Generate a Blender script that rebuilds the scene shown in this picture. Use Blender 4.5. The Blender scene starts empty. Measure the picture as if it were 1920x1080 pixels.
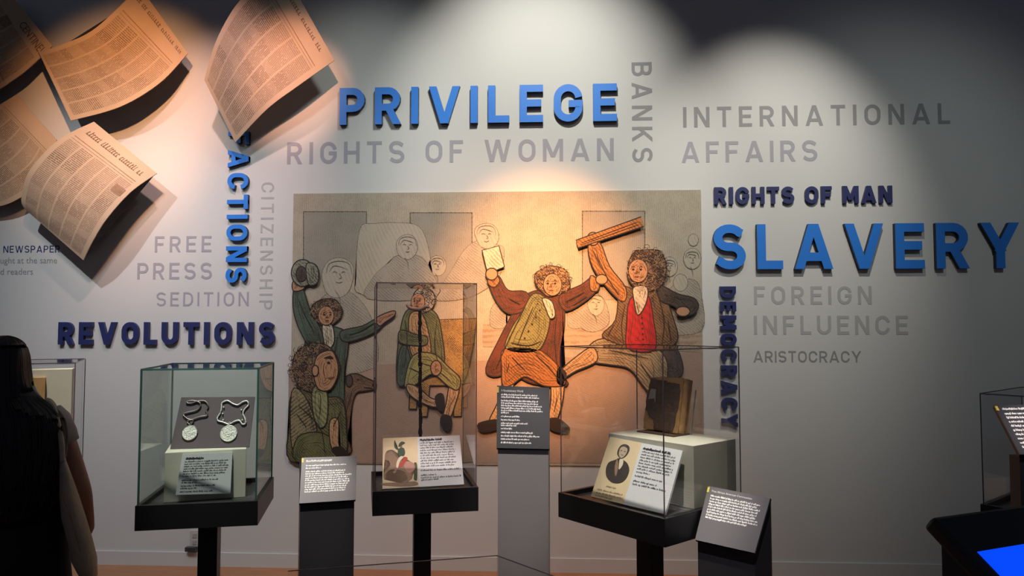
import bpy, bmesh, math, random
from mathutils import Vector, Matrix, noise
random.seed(7)
S = bpy.context.scene
C = S.collection
PI = math.pi
# ---------------------------------------------------------------- camera
F = 1387.0                                   # focal length for a 1920 px wide frame
TH = math.atan(70 / F)                       # slight upward pitch
YAW = math.radians(3)
CAM = Vector((0, -4.9, 1.6))
cd = bpy.data.cameras.new('camera'); cam = bpy.data.objects.new('camera', cd); C.objects.link(cam)
cd.sensor_width = 36; cd.lens = F * 36 / 1920; cd.clip_start = 0.05
cam.location = CAM; cam.rotation_euler = (PI / 2 + TH, 0, YAW)
S.camera = cam
S.view_settings.view_transform = 'Standard'; S.view_settings.look = 'None'
S.view_settings.gamma = 1; S.view_settings.use_curve_mapping = False
S.view_settings.exposure = 0.0
S.cycles.use_denoising = True
S.cycles.transparent_max_bounces = 24
# ---------------------------------------------------------------- light
world = bpy.data.worlds.new('world'); S.world = world; world.use_nodes = True
world.node_tree.nodes['Background'].inputs[0].default_value = (0.62, 0.72, 1.0, 1)
world.node_tree.nodes['Background'].inputs[1].default_value = 0.05

def spot(name, loc, target, watts, angle, blend, col, rad=0.04):
    l = bpy.data.lights.new(name, 'SPOT'); l.energy = watts; l.spot_size = math.radians(angle)
    l.spot_blend = blend; l.color = col; l.shadow_soft_size = rad
    o = bpy.data.objects.new(name, l); C.objects.link(o); o.location = loc
    o.rotation_euler = (Vector(target) - Vector(loc)).to_track_quat('-Z', 'Y').to_euler()
    return o

WH = (1.0, 0.97, 0.87)
spot('track_spot', (-0.05, -1.75, 4.6), (-0.08, 0, 2.95), 270, 60, 0.95, WH)
spot('track_spot', (1.50, -1.75, 4.35), (1.42, 0, 2.40), 225, 50, 1.0, (1, 0.94, 0.84))
spot('track_spot', (-3.4, -2.4, 4.4), (-2.9, 0, 1.75), 210, 50, 1.0, (0.93, 0.97, 1.0))
spot('track_spot', (-1.9, -1.6, 4.4), (-2.35, 0, 2.55), 160, 50, 1.0, (1.0, 0.62, 0.58))
spot('track_spot', (0.05, -4.0, 4.3), (-0.06, 0, 1.78), 3000, 22, 1.0, (1.0, 0.42, 0.13), 0.05)
spot('track_spot', (-0.3, -2.0, 4.4), (-0.35, 0, 0.95), 230, 50, 1.0, (1.0, 0.62, 0.45))
spot('spill_fill', (0.6, -3.2, 4.6), (0.05, 0, 1.0), 110, 56, 1.0, (1, 0.95, 0.88), 0.15)  # added broad fill standing in for spilled light on the lower wall
spot('track_spot', (-0.2, -1.9, 4.5), (-1.45, 0, 2.85), 90, 42, 1.0, (0.93, 1.0, 0.95), 0.12)  # added soft fill to lift the hanging sheet's shadow, not a track fixture
spot('spill_fill', (2.4, -3.4, 4.6), (2.2, 0, 2.0), 95, 50, 1.0, (0.92, 1.0, 0.95), 0.15)  # added faint cool fill over the dim right side of the wall
spot('spill_fill', (-2.1, -3.2, 4.6), (-1.9, 0, 1.2), 230, 60, 1.0, (0.92, 0.96, 1.0), 0.15)  # added broad fill, the left partner of the lower wall spill
spot('track_spot', (-1.9, -2.7, 4.2), (-2.85, -0.25, 3.15), 420, 32, 1.0, (1.0, 0.47, 0.20))
spot('track_spot', (-1.0, -2.7, 4.2), (-1.66, -0.3, 3.30), 430, 17, 1.0, (1.0, 0.44, 0.26))
spot('track_spot', (-2.0, -2.7, 4.2), (-2.75, -0.25, 2.50), 150, 20, 1.0, (1.0, 0.55, 0.36))
CS = 7.0
spot('case_spot', (-1.45, -2.6, 4.4), (-1.45, -1.72, 1.02), 95 * CS, 13, 0.9, (1, 0.93, 0.85), 0.03)
spot('case_spot', (-0.55, -2.2, 4.4), (-0.58, -1.50, 0.98), 70 * CS, 12, 0.9, (1, 0.88, 0.80), 0.03)
spot('case_spot', (0.30, -2.5, 4.4), (0.46, -1.85, 1.10), 92 * CS, 15, 0.9, (1, 0.95, 0.82), 0.03)
spot('case_spot', (-0.9, -3.1, 4.4), (-0.94, -1.95, 1.0), 110 * CS, 7, 0.9, (1, 0.93, 0.85), 0.03)
spot('case_spot', (0.0, -3.1, 4.4), (-0.13, -1.62, 1.05), 75 * CS, 10, 0.9, (1, 0.9, 0.84), 0.03)
spot('case_spot', (0.5, -3.1, 4.4), (0.68, -2.08, 0.88), 60 * CS, 8, 0.9, (1, 0.93, 0.95), 0.03)
spot('case_spot', (1.6, -3.4, 4.4), (1.72, -2.3, 1.2), 90 * CS, 9, 0.9, (1, 0.90, 0.88), 0.03)
spot('case_spot', (-2.3, -2.3, 4.4), (-2.15, -1.60, 1.2), 90 * CS, 12, 0.9, (1, 0.87, 0.68), 0.03)

# ---------------------------------------------------------------- projection helpers
def ray(px, py):
    a = (px - 960) / F; b = -(py - 540) / F
    fw = math.cos(TH) - b * math.sin(TH); up = math.sin(TH) + b * math.cos(TH)
    v = Vector((a, fw, up))
    v.rotate(Matrix.Rotation(YAW, 3, 'Z'))
    return v
FWD = Vector((-math.sin(YAW), math.cos(YAW), 0))
def D(px, py, d):                            # a point at horizontal distance d in front of the camera
    r = ray(px, py); return CAM + r * (d / r.dot(FWD))
def Z(px, py, z):                            # a point on the level z
    r = ray(px, py); return CAM + r * ((z - CAM.z) / r.z)
def WL(px, py, off=0.0):                     # a point on (or in front of) the wall
    r = ray(px, py); return CAM + r * ((-off - CAM.y) / r.y)
def PL(px, py, p, n):
    r = ray(px, py); return CAM + r * ((p - CAM).dot(n) / r.dot(n))

# ---------------------------------------------------------------- materials
def newmat(name):
    m = bpy.data.materials.new(name); m.use_nodes = True
    nt = m.node_tree; nt.nodes.clear()
    out = nt.nodes.new('ShaderNodeOutputMaterial')
    return m, nt, out
def mat(name, col, rough=0.6, metal=0.0, var=0.08, scale=12.0, bump=0.0, emit=0, spec=0.5, stretch=(1, 1, 1)):
    m, nt, out = newmat(name)
    b = nt.nodes.new('ShaderNodeBsdfPrincipled')
    nt.links.new(b.outputs[0], out.inputs[0])
    tc = nt.nodes.new('ShaderNodeTexCoord'); mp = nt.nodes.new('ShaderNodeMapping'); mp.inputs['Scale'].default_value = stretch
    nz = nt.nodes.new('ShaderNodeTexNoise'); nz.inputs['Scale'].default_value = scale; nz.inputs['Detail'].default_value = 5
    nt.links.new(tc.outputs['Object'], mp.inputs[0]); nt.links.new(mp.outputs[0], nz.inputs['Vector'])
    mx = nt.nodes.new('ShaderNodeMix'); mx.data_type = 'RGBA'
    c = Vector(col)
    mx.inputs['A'].default_value = (*(c * (1 - var)), 1); mx.inputs['B'].default_value = (*[min(1, x * (1 + var)) for x in c], 1)
    nt.links.new(nz.outputs[0], mx.inputs['Factor']); nt.links.new(mx.outputs['Result'], b.inputs['Base Color'])
    b.inputs['Roughness'].default_value = rough; b.inputs['Metallic'].default_value = metal
    b.inputs['Specular IOR Level'].default_value = spec
    if bump:
        bp = nt.nodes.new('ShaderNodeBump'); bp.inputs['Strength'].default_value = bump; bp.inputs['Distance'].default_value = 0.01
        nt.links.new(nz.outputs[0], bp.inputs['Height']); nt.links.new(bp.outputs[0], b.inputs['Normal'])
    if emit:
        b.inputs['Emission Color'].default_value = (*col, 1); b.inputs['Emission Strength'].default_value = emit
    return m
def M_(nt, op, a, b=None, c=None):
    n = nt.nodes.new('ShaderNodeMath'); n.operation = op
    for i, v in enumerate((a, b, c)):
        if v is None: continue
        if isinstance(v, (int, float)): n.inputs[i].default_value = v
        else: nt.links.new(v, n.inputs[i])
    return n.outputs[0]
def glass(name, tint=(1, 1, 1)):
    # thin pane: Schlick reflection over a clear body
    m, nt, out = newmat(name)
    g = nt.nodes.new('ShaderNodeNewGeometry')
    dt = nt.nodes.new('ShaderNodeVectorMath'); dt.operation = 'DOT_PRODUCT'
    nt.links.new(g.outputs['Normal'], dt.inputs[0]); nt.links.new(g.outputs['Incoming'], dt.inputs[1])
    c = M_(nt, 'ABSOLUTE', dt.outputs['Value'])
    f = M_(nt, 'MULTIPLY_ADD', M_(nt, 'POWER', M_(nt, 'SUBTRACT', 1.0, c), 5.0), 0.95, 0.045)
    tr = nt.nodes.new('ShaderNodeBsdfTransparent'); tr.inputs[0].default_value = (*tint, 1)
    gl = nt.nodes.new('ShaderNodeBsdfGlossy'); gl.inputs['Roughness'].default_value = 0.0
    mx = nt.nodes.new('ShaderNodeMixShader')
    nt.links.new(f, mx.inputs[0]); nt.links.new(tr.outputs[0], mx.inputs[1]); nt.links.new(gl.outputs[0], mx.inputs[2])
    nt.links.new(mx.outputs[0], out.inputs[0])
    return m
def hatch(name, col, ink=(0.03, 0.02, 0.015), ang=0.8, freq=260, amt=0.6, rough=0.75):
    # engraved colour print: flat colour with fine broken ink lines
    m, nt, out = newmat(name)
    b = nt.nodes.new('ShaderNodeBsdfPrincipled'); nt.links.new(b.outputs[0], out.inputs[0])
    b.inputs['Roughness'].default_value = rough; b.inputs['Specular IOR Level'].default_value = 0.25
    tc = nt.nodes.new('ShaderNodeTexCoord'); sp = nt.nodes.new('ShaderNodeSeparateXYZ')
    nt.links.new(tc.outputs['Object'], sp.inputs[0])
    n1 = nt.nodes.new('ShaderNodeTexNoise'); n1.inputs['Scale'].default_value = 9; n1.inputs['Detail'].default_value = 4
    n2 = nt.nodes.new('ShaderNodeTexNoise'); n2.inputs['Scale'].default_value = 90; n2.inputs['Detail'].default_value = 3
    for n in (n1, n2): nt.links.new(tc.outputs['Object'], n.inputs['Vector'])
    u = M_(nt, 'ADD', M_(nt, 'MULTIPLY', sp.outputs['X'], math.cos(ang)), M_(nt, 'MULTIPLY', sp.outputs['Z'], math.sin(ang)))
    u = M_(nt, 'ADD', u, M_(nt, 'MULTIPLY', n1.outputs[0], 0.035))
    s = M_(nt, 'SINE', M_(nt, 'MULTIPLY', u, freq * 1.25))
    k = M_(nt, 'ADD', s, M_(nt, 'MULTIPLY', M_(nt, 'SUBTRACT', n2.outputs[0], 0.5), 4.5))
    k = M_(nt, 'ADD', k, M_(nt, 'MULTIPLY', M_(nt, 'SUBTRACT', n1.outputs[0], 0.5), 5.0))
    mr = nt.nodes.new('ShaderNodeMapRange'); nt.links.new(k, mr.inputs[0])
    mr.inputs['From Min'].default_value = 0.0; mr.inputs['From Max'].default_value = 1.0; mr.inputs['To Max'].default_value = amt
    mx = nt.nodes.new('ShaderNodeMix'); mx.data_type = 'RGBA'
    mx.inputs['A'].default_value = (*col, 1); mx.inputs['B'].default_value = (*ink, 1)
    nt.links.new(mr.outputs[0], mx.inputs['Factor']); nt.links.new(mx.outputs['Result'], b.inputs['Base Color'])
    return m
def newsprint(name, col, cols=5):
    # columns of close-set type on aged paper, in the sheet's own UV
    m, nt, out = newmat(name)
    b = nt.nodes.new('ShaderNodeBsdfPrincipled'); nt.links.new(b.outputs[0], out.inputs[0])
    b.inputs['Roughness'].default_value = 0.7; b.inputs['Specular IOR Level'].default_value = 0.2
    uv = nt.nodes.new('ShaderNodeUVMap'); sp = nt.nodes.new('ShaderNodeSeparateXYZ'); nt.links.new(uv.outputs[0], sp.inputs[0])
    U, V = sp.outputs['X'], sp.outputs['Y']
    line = M_(nt, 'GREATER_THAN', M_(nt, 'SINE', M_(nt, 'MULTIPLY', V, 2 * PI * 85)), -0.25)
    mp = nt.nodes.new('ShaderNodeCombineXYZ')
    nt.links.new(M_(nt, 'MULTIPLY', U, 60), mp.inputs[0]); nt.links.new(M_(nt, 'FLOOR', M_(nt, 'MULTIPLY', V, 85)), mp.inputs[1])
    wn = nt.nodes.new('ShaderNodeTexNoise'); wn.inputs['Scale'].default_value = 1.0; wn.inputs['Detail'].default_value = 1
    nt.links.new(mp.outputs[0], wn.inputs['Vector'])
    word = M_(nt, 'GREATER_THAN', wn.outputs[0], 0.40)
    cu = M_(nt, 'FRACT', M_(nt, 'MULTIPLY', M_(nt, 'SUBTRACT', U, 0.05), cols / 0.9))
    gut = M_(nt, 'MULTIPLY', M_(nt, 'GREATER_THAN', cu, 0.06), M_(nt, 'LESS_THAN', cu, 0.95))
    marg = M_(nt, 'MULTIPLY', M_(nt, 'MULTIPLY', M_(nt, 'GREATER_THAN', U, 0.05), M_(nt, 'LESS_THAN', U, 0.95)),
              M_(nt, 'MULTIPLY', M_(nt, 'GREATER_THAN', V, 0.05), M_(nt, 'LESS_THAN', V, 0.80)))
    ink = M_(nt, 'MULTIPLY', M_(nt, 'MULTIPLY', line, word), M_(nt, 'MULTIPLY', gut, marg))
    # paragraph density
    pc = nt.nodes.new('ShaderNodeCombineXYZ')
    nt.links.new(M_(nt, 'FLOOR', M_(nt, 'MULTIPLY', M_(nt, 'SUBTRACT', U, 0.05), cols / 0.9)), pc.inputs[0]); nt.links.new(M_(nt, 'FLOOR', M_(nt, 'MULTIPLY', V, 16)), pc.inputs[1])
    pw = nt.nodes.new('ShaderNodeTexWhiteNoise'); pw.noise_dimensions = '2D'; nt.links.new(pc.outputs[0], pw.inputs['Vector'])
    ink = M_(nt, 'MULTIPLY', ink, M_(nt, 'MULTIPLY_ADD', pw.outputs[0], 0.40, 0.38))
    st = nt.nodes.new('ShaderNodeTexNoise'); st.inputs['Scale'].default_value = 5; st.inputs['Detail'].default_value = 6
    nt.links.new(uv.outputs[0], st.inputs['Vector'])
    m1 = nt.nodes.new('ShaderNodeMix'); m1.data_type = 'RGBA'
    m1.inputs['A'].default_value = (*[c * 0.78 for c in col], 1); m1.inputs['B'].default_value = (*col, 1)
    nt.links.new(st.outputs[0], m1.inputs['Factor'])
    m2 = nt.nodes.new('ShaderNodeMix'); m2.data_type = 'RGBA'
    nt.links.new(ink, m2.inputs['Factor']); nt.links.new(m1.outputs['Result'], m2.inputs['A']); m2.inputs['B'].default_value = (0.10, 0.06, 0.04, 1)
    nt.links.new(m2.outputs['Result'], b.inputs['Base Color'])
    return m

MT = dict(
    wall=mat('painted_wall', (0.60, 0.60, 0.585), 0.75, var=0.02, scale=3, spec=0.2),
    floor=mat('wood_floor', (0.42, 0.19, 0.09), 0.45, var=0.35, scale=6, stretch=(1, 8, 1)),
    blue=mat('bright_blue_paint', (0.022, 0.20, 0.72), 0.45, var=0.03),
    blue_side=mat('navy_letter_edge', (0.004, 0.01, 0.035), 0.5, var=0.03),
    navy=mat('navy_paint', (0.022, 0.03, 0.12), 0.45, var=0.03),
    grey=mat('grey_lilac_vinyl', (0.34, 0.335, 0.375), 0.7, var=0.02),
    grey2=mat('pale_grey_vinyl', (0.40, 0.40, 0.40), 0.7, var=0.02),
    grey3=mat('dark_grey_vinyl', (0.27, 0.27, 0.28), 0.7, var=0.02),
    black=mat('black_powder_coat', (0.010, 0.010, 0.012), 0.45, var=0.1),
    matt_black=mat('matt_black_backing', (0.018, 0.016, 0.016), 0.8, var=0.1),
    charcoal=mat('charcoal_panel', (0.05, 0.05, 0.055), 0.32, var=0.06, scale=3),
    silver=mat('satin_grey_metal', (0.50, 0.48, 0.475), 0.38, metal=0.35, var=0.03),
    darkbody=mat('dark_grey_body', (0.035, 0.035, 0.04), 0.4, var=0.05),
    white_ink=mat('white_print', (0.90, 0.88, 0.85), 0.6, var=0.02),
    yellow=mat('yellow_tab', (0.75, 0.60, 0.10), 0.5, var=0.03),
    cream=mat('cream_plinth', (0.62, 0.60, 0.50), 0.65, var=0.03),
    card=mat('white_card', (0.66, 0.67, 0.70), 0.6, var=0.02),
    sepia=mat('sepia_print_paper', (0.70, 0.56, 0.36), 0.7, var=0.08, scale=20),
    ink=mat('black_print', (0.05, 0.05, 0.06), 0.7, var=0.05),
    plum=mat('plum_board', (0.10, 0.075, 0.085), 0.8, var=0.06, scale=40),
    steel=mat('silver_metal', (0.75, 0.73, 0.68), 0.42, metal=0.45, var=0.15, scale=60),
    tarnish=mat('tarnished_silver', (0.28, 0.24, 0.22), 0.40, metal=0.8, var=0.3, scale=60),
    engraved=mat('engraved_silver', (0.62, 0.60, 0.55), 0.45, metal=0.25, var=0.5, scale=130, bump=0.5),
    glass=glass('clear_glass'), glass_g=glass('greenish_glass', (0.95, 0.985, 0.965)),
    edge=mat('dark_pane_edge', (0.13, 0.09, 0.11), 0.2, var=0.05),
    edge_g=mat('green_pane_edge', (0.05, 0.16, 0.13), 0.15, var=0.1),
    plate=mat('outlet_plate', (0.50, 0.49, 0.46), 0.5, var=0.02),
    cane=mat('blackthorn_wood', (0.022, 0.014, 0.012), 0.35, var=0.5, scale=60, bump=0.5),
    horn=mat('horn_handle', (0.33, 0.19, 0.13), 0.4, var=0.2, scale=40),
    leather=mat('worn_dark_leather', (0.095, 0.055, 0.035), 0.55, var=0.55, scale=28, bump=1.0),
    hide=mat('tan_hide', (0.42, 0.23, 0.09), 0.6, var=0.35, scale=35, bump=0.8),
    pages=mat('brown_page_edges', (0.36, 0.22, 0.11), 0.8, var=0.35, scale=30, stretch=(1, 1, 12)),
    skin=mat('skin', (0.42, 0.22, 0.15), 0.5, var=0.05), hair=mat('black_hair', (0.008, 0.006, 0.006), 0.38, var=0.3, scale=60, stretch=(8, 8, 1)),
    dress=mat('black_cloth', (0.010, 0.010, 0.014), 0.85, var=0.15, scale=30), tee=mat('pale_cotton', (0.42, 0.38, 0.36), 0.85, var=0.08, scale=20),
    canvas=mat('natural_canvas', (0.50, 0.42, 0.30), 0.9, var=0.12, scale=60, bump=0.3),
    screen=mat('blue_screen', (0.0, 0.065, 0.95), 0.3, var=0.0, emit=1.0),
    kiosk=mat('black_laminate', (0.006, 0.005, 0.006), 0.5, var=0.1),
    kbody=mat('navy_black_body', (0.010, 0.016, 0.030), 0.5, var=0.1),
    white=mat('eye_white', (0.8, 0.8, 0.78), 0.4), lip=mat('lip', (0.40, 0.12, 0.10), 0.5),
    tan_doc=mat('brown_document', (0.50, 0.30, 0.12), 0.7, var=0.25, scale=14),
)

# ---------------------------------------------------------------- object helpers
def link(o, parent=None):
    C.objects.link(o)
    if parent is not None: o.parent = parent
    return o
def tag(o, label=None, cat=None, group=None, kind=None):
    if label: o['label'] = label
    if cat: o['category'] = cat
    if group: o['group'] = group
    if kind: o['kind'] = kind
    return o
def thing(name, label, cat, loc=(0, 0, 0), rz=0.0, group=None):
    o = bpy.data.objects.new(name, None); o.empty_display_size = 0.05
    o.location = loc; o.rotation_euler = (0, 0, rz); link(o)
    return tag(o, label, cat, group)
def obj(name, bm, m, parent=None, smooth=False, loc=None):
    me = bpy.data.meshes.new(name); bmesh.ops.recalc_face_normals(bm, faces=bm.faces[:]); bm.to_mesh(me); bm.free()
    for mm in (m if isinstance(m, (list, tuple)) else [m]): me.materials.append(mm)
    if smooth:
        for p in me.polygons: p.use_smooth = True
    o = bpy.data.objects.new(name, me); link(o, parent)
    if loc is not None: o.location = loc
    return o
def box(bm, x0, x1, y0, y1, z0, z1, mi=0):
    vs = [bm.verts.new(p) for p in ((x0, y0, z0), (x1, y0, z0), (x1, y1, z0), (x0, y1, z0), (x0, y0, z1), (x1, y0, z1), (x1, y1, z1), (x0, y1, z1))]
    for f in ((0, 3, 2, 1), (4, 5, 6, 7), (0, 1, 5, 4), (1, 2, 6, 5), (2, 3, 7, 6), (3, 0, 4, 7)):
        bm.faces.new([vs[i] for i in f]).material_index = mi
def bx(*a):
    bm = bmesh.new(); box(bm, *a); return bm
def bevel(o, w=0.003, seg=2):
    md = o.modifiers.new('bevel', 'BEVEL'); md.width = w; md.segments = seg; md.limit_method = 'ANGLE'; return o
def prism(bm, pts, a, b, axis='y', side_mi=0):
    """extrude a closed outline of (x, z) from y=a (front) to y=b"""
    n = len(pts)
    fr = [bm.verts.new((p[0], a, p[1])) for p in pts]; bk = [bm.verts.new((p[0], b, p[1])) for p in pts]
    ff = bm.faces.new(fr); fb = bm.faces.new(bk[::-1])
    for i in range(n):
        j = (i + 1) % n
        bm.faces.new((fr[j], fr[i], bk[i], bk[j])).material_index = side_mi
    if n > 4: bmesh.ops.triangulate(bm, faces=[ff, fb], ngon_method='EAR_CLIP')
def smooth_closed(pts, sub=4):
    out = []; n = len(pts)
    for i in range(n):
        p0, p1, p2, p3 = (Vector(pts[(i + k) % n]) for k in (-1, 0, 1, 2))
        for s in range(sub):
            t = s / sub
            out.append(0.5 * ((2 * p1) + (-p0 + p2) * t + (2 * p0 - 5 * p1 + 4 * p2 - p3) * t * t + (-p0 + 3 * p1 - 3 * p2 + p3) * t ** 3))
    return out
def smooth_open(pts, sub=6):
    pts = [Vector(p) for p in pts]; out = []; n = len(pts)
    for i in range(n - 1):
        p0 = pts[max(i - 1, 0)]; p1 = pts[i]; p2 = pts[i + 1]; p3 = pts[min(i + 2, n - 1)]
        for s in range(sub):
            t = s / sub
            out.append(0.5 * ((2 * p1) + (-p0 + p2) * t + (2 * p0 - 5 * p1 + 4 * p2 - p3) * t * t + (-p0 + 3 * p1 - 3 * p2 + p3) * t ** 3))
    out.append(pts[-1]); return out
def tube(bm, pts, rad, n=8, closed=False):
    pts = [Vector(p) for p in pts]; rings = []
    m = len(pts)
    for i, p in enumerate(pts):
        if closed: t = pts[(i + 1) % m] - pts[i - 1]
        else: t = pts[min(i + 1, m - 1)] - pts[max(i - 1, 0)]
        t.normalize()
        up = Vector((0, 0, 1)) if abs(t.z) < 0.9 else Vector((0, 1, 0))
        a = t.cross(up).normalized(); b = t.cross(a).normalized()
        r = rad[i] if isinstance(rad, (list, tuple)) else rad
        rings.append([bm.verts.new(p + (a * math.cos(2 * PI * k / n) + b * math.sin(2 * PI * k / n)) * r) for k in range(n)])
    for i in range(m if closed else m - 1):
        r0, r1 = rings[i], rings[(i + 1) % m]
        for k in range(n): bm.faces.new((r0[k], r0[(k + 1) % n], r1[(k + 1) % n], r1[k]))
    if not closed: bm.faces.new(rings[0][::-1]); bm.faces.new(rings[-1])
def loft(bm, rings, n=24, cap=True):
    """rings of (z, cx, cy, rx, ry)"""
    rs = []
    for (z, cx, cy, rx, ry) in rings:
        rs.append([bm.verts.new((cx + rx * math.cos(2 * PI * k / n), cy + ry * math.sin(2 * PI * k / n), z)) for k in range(n)])
    for a, b in zip(rs, rs[1:]):
        for k in range(n): bm.faces.new((a[k], a[(k + 1) % n], b[(k + 1) % n], b[k]))
    if cap: bm.faces.new(rs[0][::-1]); bm.faces.new(rs[-1])

class Plate:
    """a thin board given by its four corners TL, TR, BR, BL in the world"""
    def __init__(s, tl, tr, br, bl, base):
        s.c = [Vector(p) - Vector(base) for p in (tl, tr, br, bl)]
        s.n = ((s.c[1] - s.c[0]).cross(s.c[3] - s.c[0])).normalized()
        if s.n.y > 0: s.n = -s.n
        s.w = (s.c[1] - s.c[0]).length; s.h = (s.c[3] - s.c[0]).length
    def at(s, u, v, o=0.0):                  # u right, v down, o out of the face
        a = s.c[0].lerp(s.c[1], u); b = s.c[3].lerp(s.c[2], u)
        return a.lerp(b, v) + s.n * o
    def slab(s, th, u0=0, u1=1, v0=0, v1=1, o=0.0):
        bm = bmesh.new()
        f = [bm.verts.new(s.at(u, v, o)) for u, v in ((u0, v0), (u1, v0), (u1, v1), (u0, v1))]
        b = [bm.verts.new(s.at(u, v, o - th)) for u, v in ((u0, v0), (u1, v0), (u1, v1), (u0, v1))]
        bm.faces.new(f); bm.faces.new(b[::-1])
        for i in range(4): j = (i + 1) % 4; bm.faces.new((f[j], f[i], b[i], b[j]))
        return bm
    def shape(s, pts, o0=0.0, o1=0.001, smooth=0):
        bm = bmesh.new()
        if smooth: pts = [tuple(p) for p in smooth_closed(pts, smooth)]
        f = [bm.verts.new(s.at(u, v, o1)) for u, v in pts]; b = [bm.verts.new(s.at(u, v, o0)) for u, v in pts]
        ff = bm.faces.new(f); fb = bm.faces.new(b[::-1])
        for i in range(len(pts)): j = (i + 1) % len(pts); bm.faces.new((f[j], f[i], b[i], b[j]))
        if len(pts) > 4: bmesh.ops.triangulate(bm, faces=[ff, fb], ngon_method='EAR_CLIP')
        return bm
    def marks(s, rows, x0, lh, rnd, o=0.0006, cw=0.011, bold=1.0):
        """rows of (v, right end) set in tiny letter-like strokes: print too small to read"""
        bm = bmesh.new()
        for v, x1 in rows:
            u = x0
            while u < x1:
                for _ in range(rnd.choice((2, 3, 4, 5, 6, 7, 8))):
                    if u > x1: break
                    asc = rnd.random()
                    top = v - lh * (0.75 if asc < 0.3 else 0.48); bot = v + (lh * 0.2 if asc > 0.9 else 0)
                    w = cw * rnd.uniform(0.55, 0.85) * bold
                    q = [bm.verts.new(s.at(a, b, o)) for a, b in ((u, top), (u + w, top), (u + w, bot), (u, bot))]
                    bm.faces.new(q); u += cw
                u += cw * 0.8
        return bm
FONT_CACHE = {}
def text_mesh(s, size=1.0, extrude=0.0):
    cu = bpy.data.curves.new('t', 'FONT'); cu.body = s; cu.size = size; cu.extrude = extrude; cu.resolution_u = 3
    o = bpy.data.objects.new('t', cu); C.objects.link(o)
    dg = bpy.context.evaluated_depsgraph_get(); me = bpy.data.meshes.new_from_object(o.evaluated_get(dg))
    bpy.data.objects.remove(o); bpy.data.curves.remove(cu)
    return me
def plate_text(name, s, p, u, v, h, m, parent, o=0.0008, width=None, vert=False):
    """flat lettering on a plate: u, v of the baseline start, h cap height as a fraction of the plate height"""
    me = text_mesh(s); me.name = name
    W = max(vv.co.x for vv in me.vertices) or 1
    H = max(vv.co.y for vv in me.vertices) or 1
    k = h * p.h / 0.72
    kx = k if width is None else width * p.w / W
    for vv in me.vertices:
        x, y = vv.co.x * kx, vv.co.y * k
        vv.co = p.at(u + x / p.w, v - y / p.h, o)
    me.materials.clear(); me.materials.append(m)
    ob = bpy.data.objects.new(name, me); link(ob, parent); return ob

# ---------------------------------------------------------------- the setting
def struct(name, bm, m): return tag(obj(name, bm, m), kind='structure')
struct('floor', bx(-6.5, 6.5, -8, 0.2, -0.1, 0), MT['floor'])
struct('wall_front', bx(-6.5, 6.5, 0, 0.2, 0, 6.0), MT['wall'])
struct('baseboard_front', bx(-6.5, 6.5, -0.012, 0, 0, 0.09), MT['wall'])

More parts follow.
